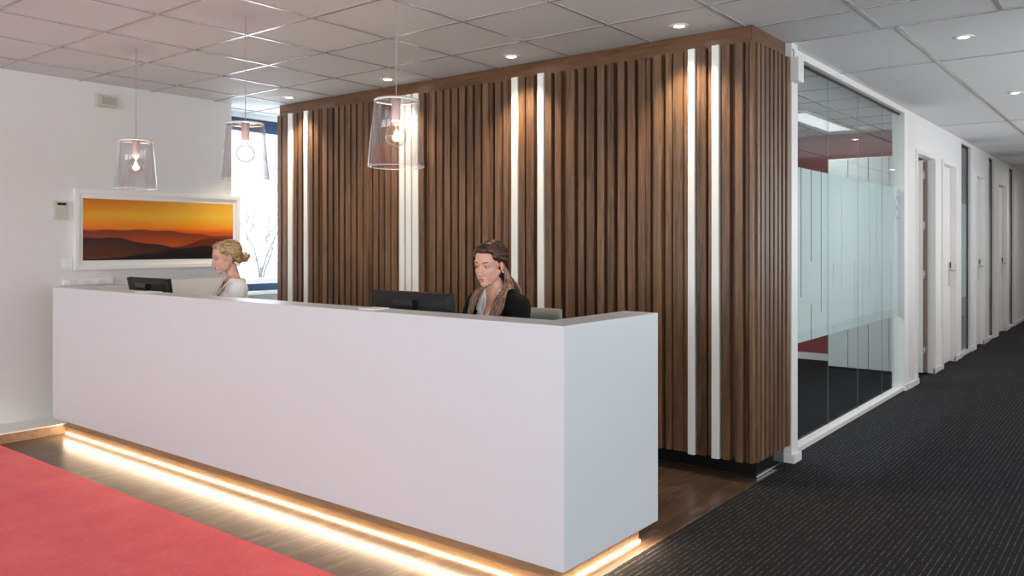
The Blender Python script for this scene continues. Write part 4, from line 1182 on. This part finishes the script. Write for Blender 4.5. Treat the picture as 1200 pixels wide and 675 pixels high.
def make_downlight(loc, label, grp):
    r = empty('recessed_downlight', loc, label, 'downlight', grp)
    bm = bmesh.new(); lathe(bm, [(.030, -.001), (.034, -.006), (.050, -.007), (.056, -.004), (.057, .0), (.030, .0)], 32, closed=True); mesh_obj('trim_ring', bm, white_gloss, r, smooth=True)
    bm = bmesh.new(); lathe(bm, [(0, -.0035), (.031, -.003), (.031, 0), (0, 0)], 24); mesh_obj('lamp', bm, down_m, r)
    return r
dls = [(-2.21, 4.405, 'first ceiling downlight from the slatted wall corner'), (-3.48, 4.41, 'second ceiling downlight from the slatted wall corner'),
       (-4.73, 4.42, 'third ceiling downlight from the slatted wall corner'), (-6.0, 4.43, 'fourth ceiling downlight from the slatted wall corner, nearest the window')]
d0 = None
for x, y, lab in dls:
    if d0 is None: d0 = make_downlight((x, y, CEIL-.0005), lab, 'ceiling downlights'); 
    else:
        c = copy_tree(d0); c.location = (x, y, CEIL-.0005); c['label'] = lab
for y, lab in ((5.74, 'ceiling downlight in the corridor, nearest the viewer'), (8.15, 'second corridor downlight along the corridor ceiling'), (10.57, 'third corridor downlight, mirrored in the glass partition'), (13.1, 'farthest corridor downlight, deep down the corridor')):
    c = copy_tree(d0); c.location = (-.93, y, CEIL-.0005); c['label'] = lab
def spot(x, y, e, ang=70, blend=.6, col=(1, .80, .55), tilt=(0, 0)):
    l = bpy.data.lights.new('spot', 'SPOT'); l.energy = e; l.spot_size = math.radians(ang); l.spot_blend = blend; l.color = col; l.shadow_soft_size = .03
    o = bpy.data.objects.new('downlight_beam', l); o.location = (x, y, CEIL-.02); o.rotation_euler = (tilt[0], tilt[1], 0); link(o)
for x, y, _ in dls: spot(x, y, 68, 100, .8)
for y in (5.74, 8.15, 10.57, 13.1, 15.5): spot(-.93, y, 16, 110, .9, (1, .9, .78))

# =================================================================================================
# OUTSIDE the left window
# =================================================================================================
bm = bmesh.new(); bx(bm, -60, -7.4, -30, 50, -.4, -.3); o = mesh_obj('outdoor_ground', bm, lawn_m); o['kind'] = 'structure'
rt_ = random.Random(5)
def tree(loc, hgt, label):
    bm = bmesh.new()
    def br(p, d, ln, r, dep):
        q = p + d*ln; tube(bm, [p, p.lerp(q, .5)+Vector((rt_.uniform(-.04, .04),)*3)*ln, q], [r, r*.85, r*.65], 5, caps=False)
        if dep == 0: return
        for k in range(3 if dep > 1 else 4):
            nd = (d + Vector((rt_.uniform(-1, 1), rt_.uniform(-1, 1), rt_.uniform(-.2, .7)))*.75).normalized()
            br(p.lerp(q, rt_.uniform(.55, 1)), nd, ln*rt_.uniform(.6, .8), r*.55, dep-1)
    br(Vector((0, 0, -.1)), Vector((0, 0, 1)), hgt*.30, .035, 6)
    o = mesh_obj('bare_tree', bm, bark_m); o.location = (loc[0], loc[1], -.3); props(o, label, 'tree', 'bare trees outside the window')
tree((-14.2, 9.8, 0), 4.4, 'bare pale tree outside the window, left of the other')
tree((-22.0, 17.5, 0), 4.0, 'bare pale tree outside the window, close to the slatted wall edge')

# =================================================================================================
# LIGHT
# =================================================================================================
w = bpy.data.worlds.new('World'); S.world = w; w.use_nodes = True
nt = w.node_tree
for n in list(nt.nodes): nt.nodes.remove(n)
wo = nt.nodes.new('ShaderNodeOutputWorld'); bg = nt.nodes.new('ShaderNodeBackground'); bg.inputs[0].default_value = (0.86, 0.93, 1.0, 1); bg.inputs[1].default_value = 2.6
nt.links.new(bg.outputs[0], wo.inputs[0])
def area(name, loc, rot, sx, sy, e, col):
    l = bpy.data.lights.new(name, 'AREA'); l.shape = 'RECTANGLE'; l.size = sx; l.size_y = sy; l.energy = e; l.color = col
    o = bpy.data.objects.new(name, l); o.location = loc; o.rotation_euler = rot; link(o); return o
for x0, x1 in ((-6.0, -3.2), (-2.8, 0.0), (0.4, 3.2)):
    area('window_daylight', ((x0+x1)/2, YB+.05, 1.6), (PI/2+.55, 0, 0), 2.7, 1.7, 80, (.98, .99, 1.0))      # added daylight lamp, tipped up to brighten the ceiling, shines +Y
for y0, y1 in ((-3.8, -1.2), (-.8, 1.8), (2.2, 4.8)):
    area('window_daylight', (XR-.05, (y0+y1)/2, 1.65), (PI/2+.5, 0, PI/2), 2.5, 1.6, 52, (.92, .98, 1.0))  # added daylight lamp, also tipped up, shines -X
for y in (7.2, 10.8):
    area('window_daylight', (.55, y, 1.7), (PI/2+.1, 0, PI/2), 3.1, 1.5, 27, (1, .945, .91))                 # added lamps at the invented corridor windows
area('window_daylight', (WX-.2, 5.1, 1.8), (PI/2, 0, -PI/2), 1.5, 1.5, 34, (.85, .93, 1.0))             # left window, shines +X
area('luminaire_light', (-2.78, 8.75, CEIL-.03), (0, 0, 0), .24, 1.5, 10, (.93, .98, 1.0))
area('luminaire_light', (-3.6, 6.9, CEIL-.03), (0, 0, 0), .6, 1.5, 70, (.93, .98, 1.0))  # lamp added to brighten the meeting room, no fixture there
area('luminaire_light', (-4.0, 13.2, CEIL-.03), (0, 0, 0), .6, 1.2, 20, (.95, .98, 1.0))  # bare area lamp for the unseen office, no fixture modelled
area('luminaire_light', (-.6, 15.5, CEIL-.03), (0, 0, 0), .6, 1.2, 20, (1, .95, .92))  # lamp added to brighten the far corridor, without a fixture

# warm tape under the overhang of the desk
area('desk_tape_light', (-4.12, 2.675, .075), (PI/2-.75, 0, PI), 4.4, .012, 13, (1.0, .75, .50))
area('desk_tape_light', (-1.885, 3.05, .075), (PI/2-.75, 0, -PI/2), .72, .012, 3.5, (1.0, .74, .50))

# =================================================================================================
# CAMERA
# =================================================================================================
cam = bpy.data.cameras.new('camera'); cam.sensor_width = 36; cam.lens = FOC/1200*36; cam.shift_y = -(337.5-CY)/1200
cam.clip_start = .05; cam.clip_end = 200
co = bpy.data.objects.new('camera', cam); co.location = (0, 0, H); co.rotation_euler = (PI/2, 0, YAW); link(co)
S.camera = co
S.view_settings.view_transform = 'Standard'; S.view_settings.look = 'None'
S.view_settings.gamma = 1; S.view_settings.exposure = 0.0; S.view_settings.use_curve_mapping = False
S.cycles.max_bounces = 10; S.cycles.diffuse_bounces = 5; S.cycles.glossy_bounces = 5; S.cycles.transparent_max_bounces = 24; S.cycles.transmission_bounces = 6
S.cycles.sample_clamp_indirect = 6; S.cycles.caustics_reflective = False; S.cycles.caustics_refractive = False
S.cycles.use_denoising = True
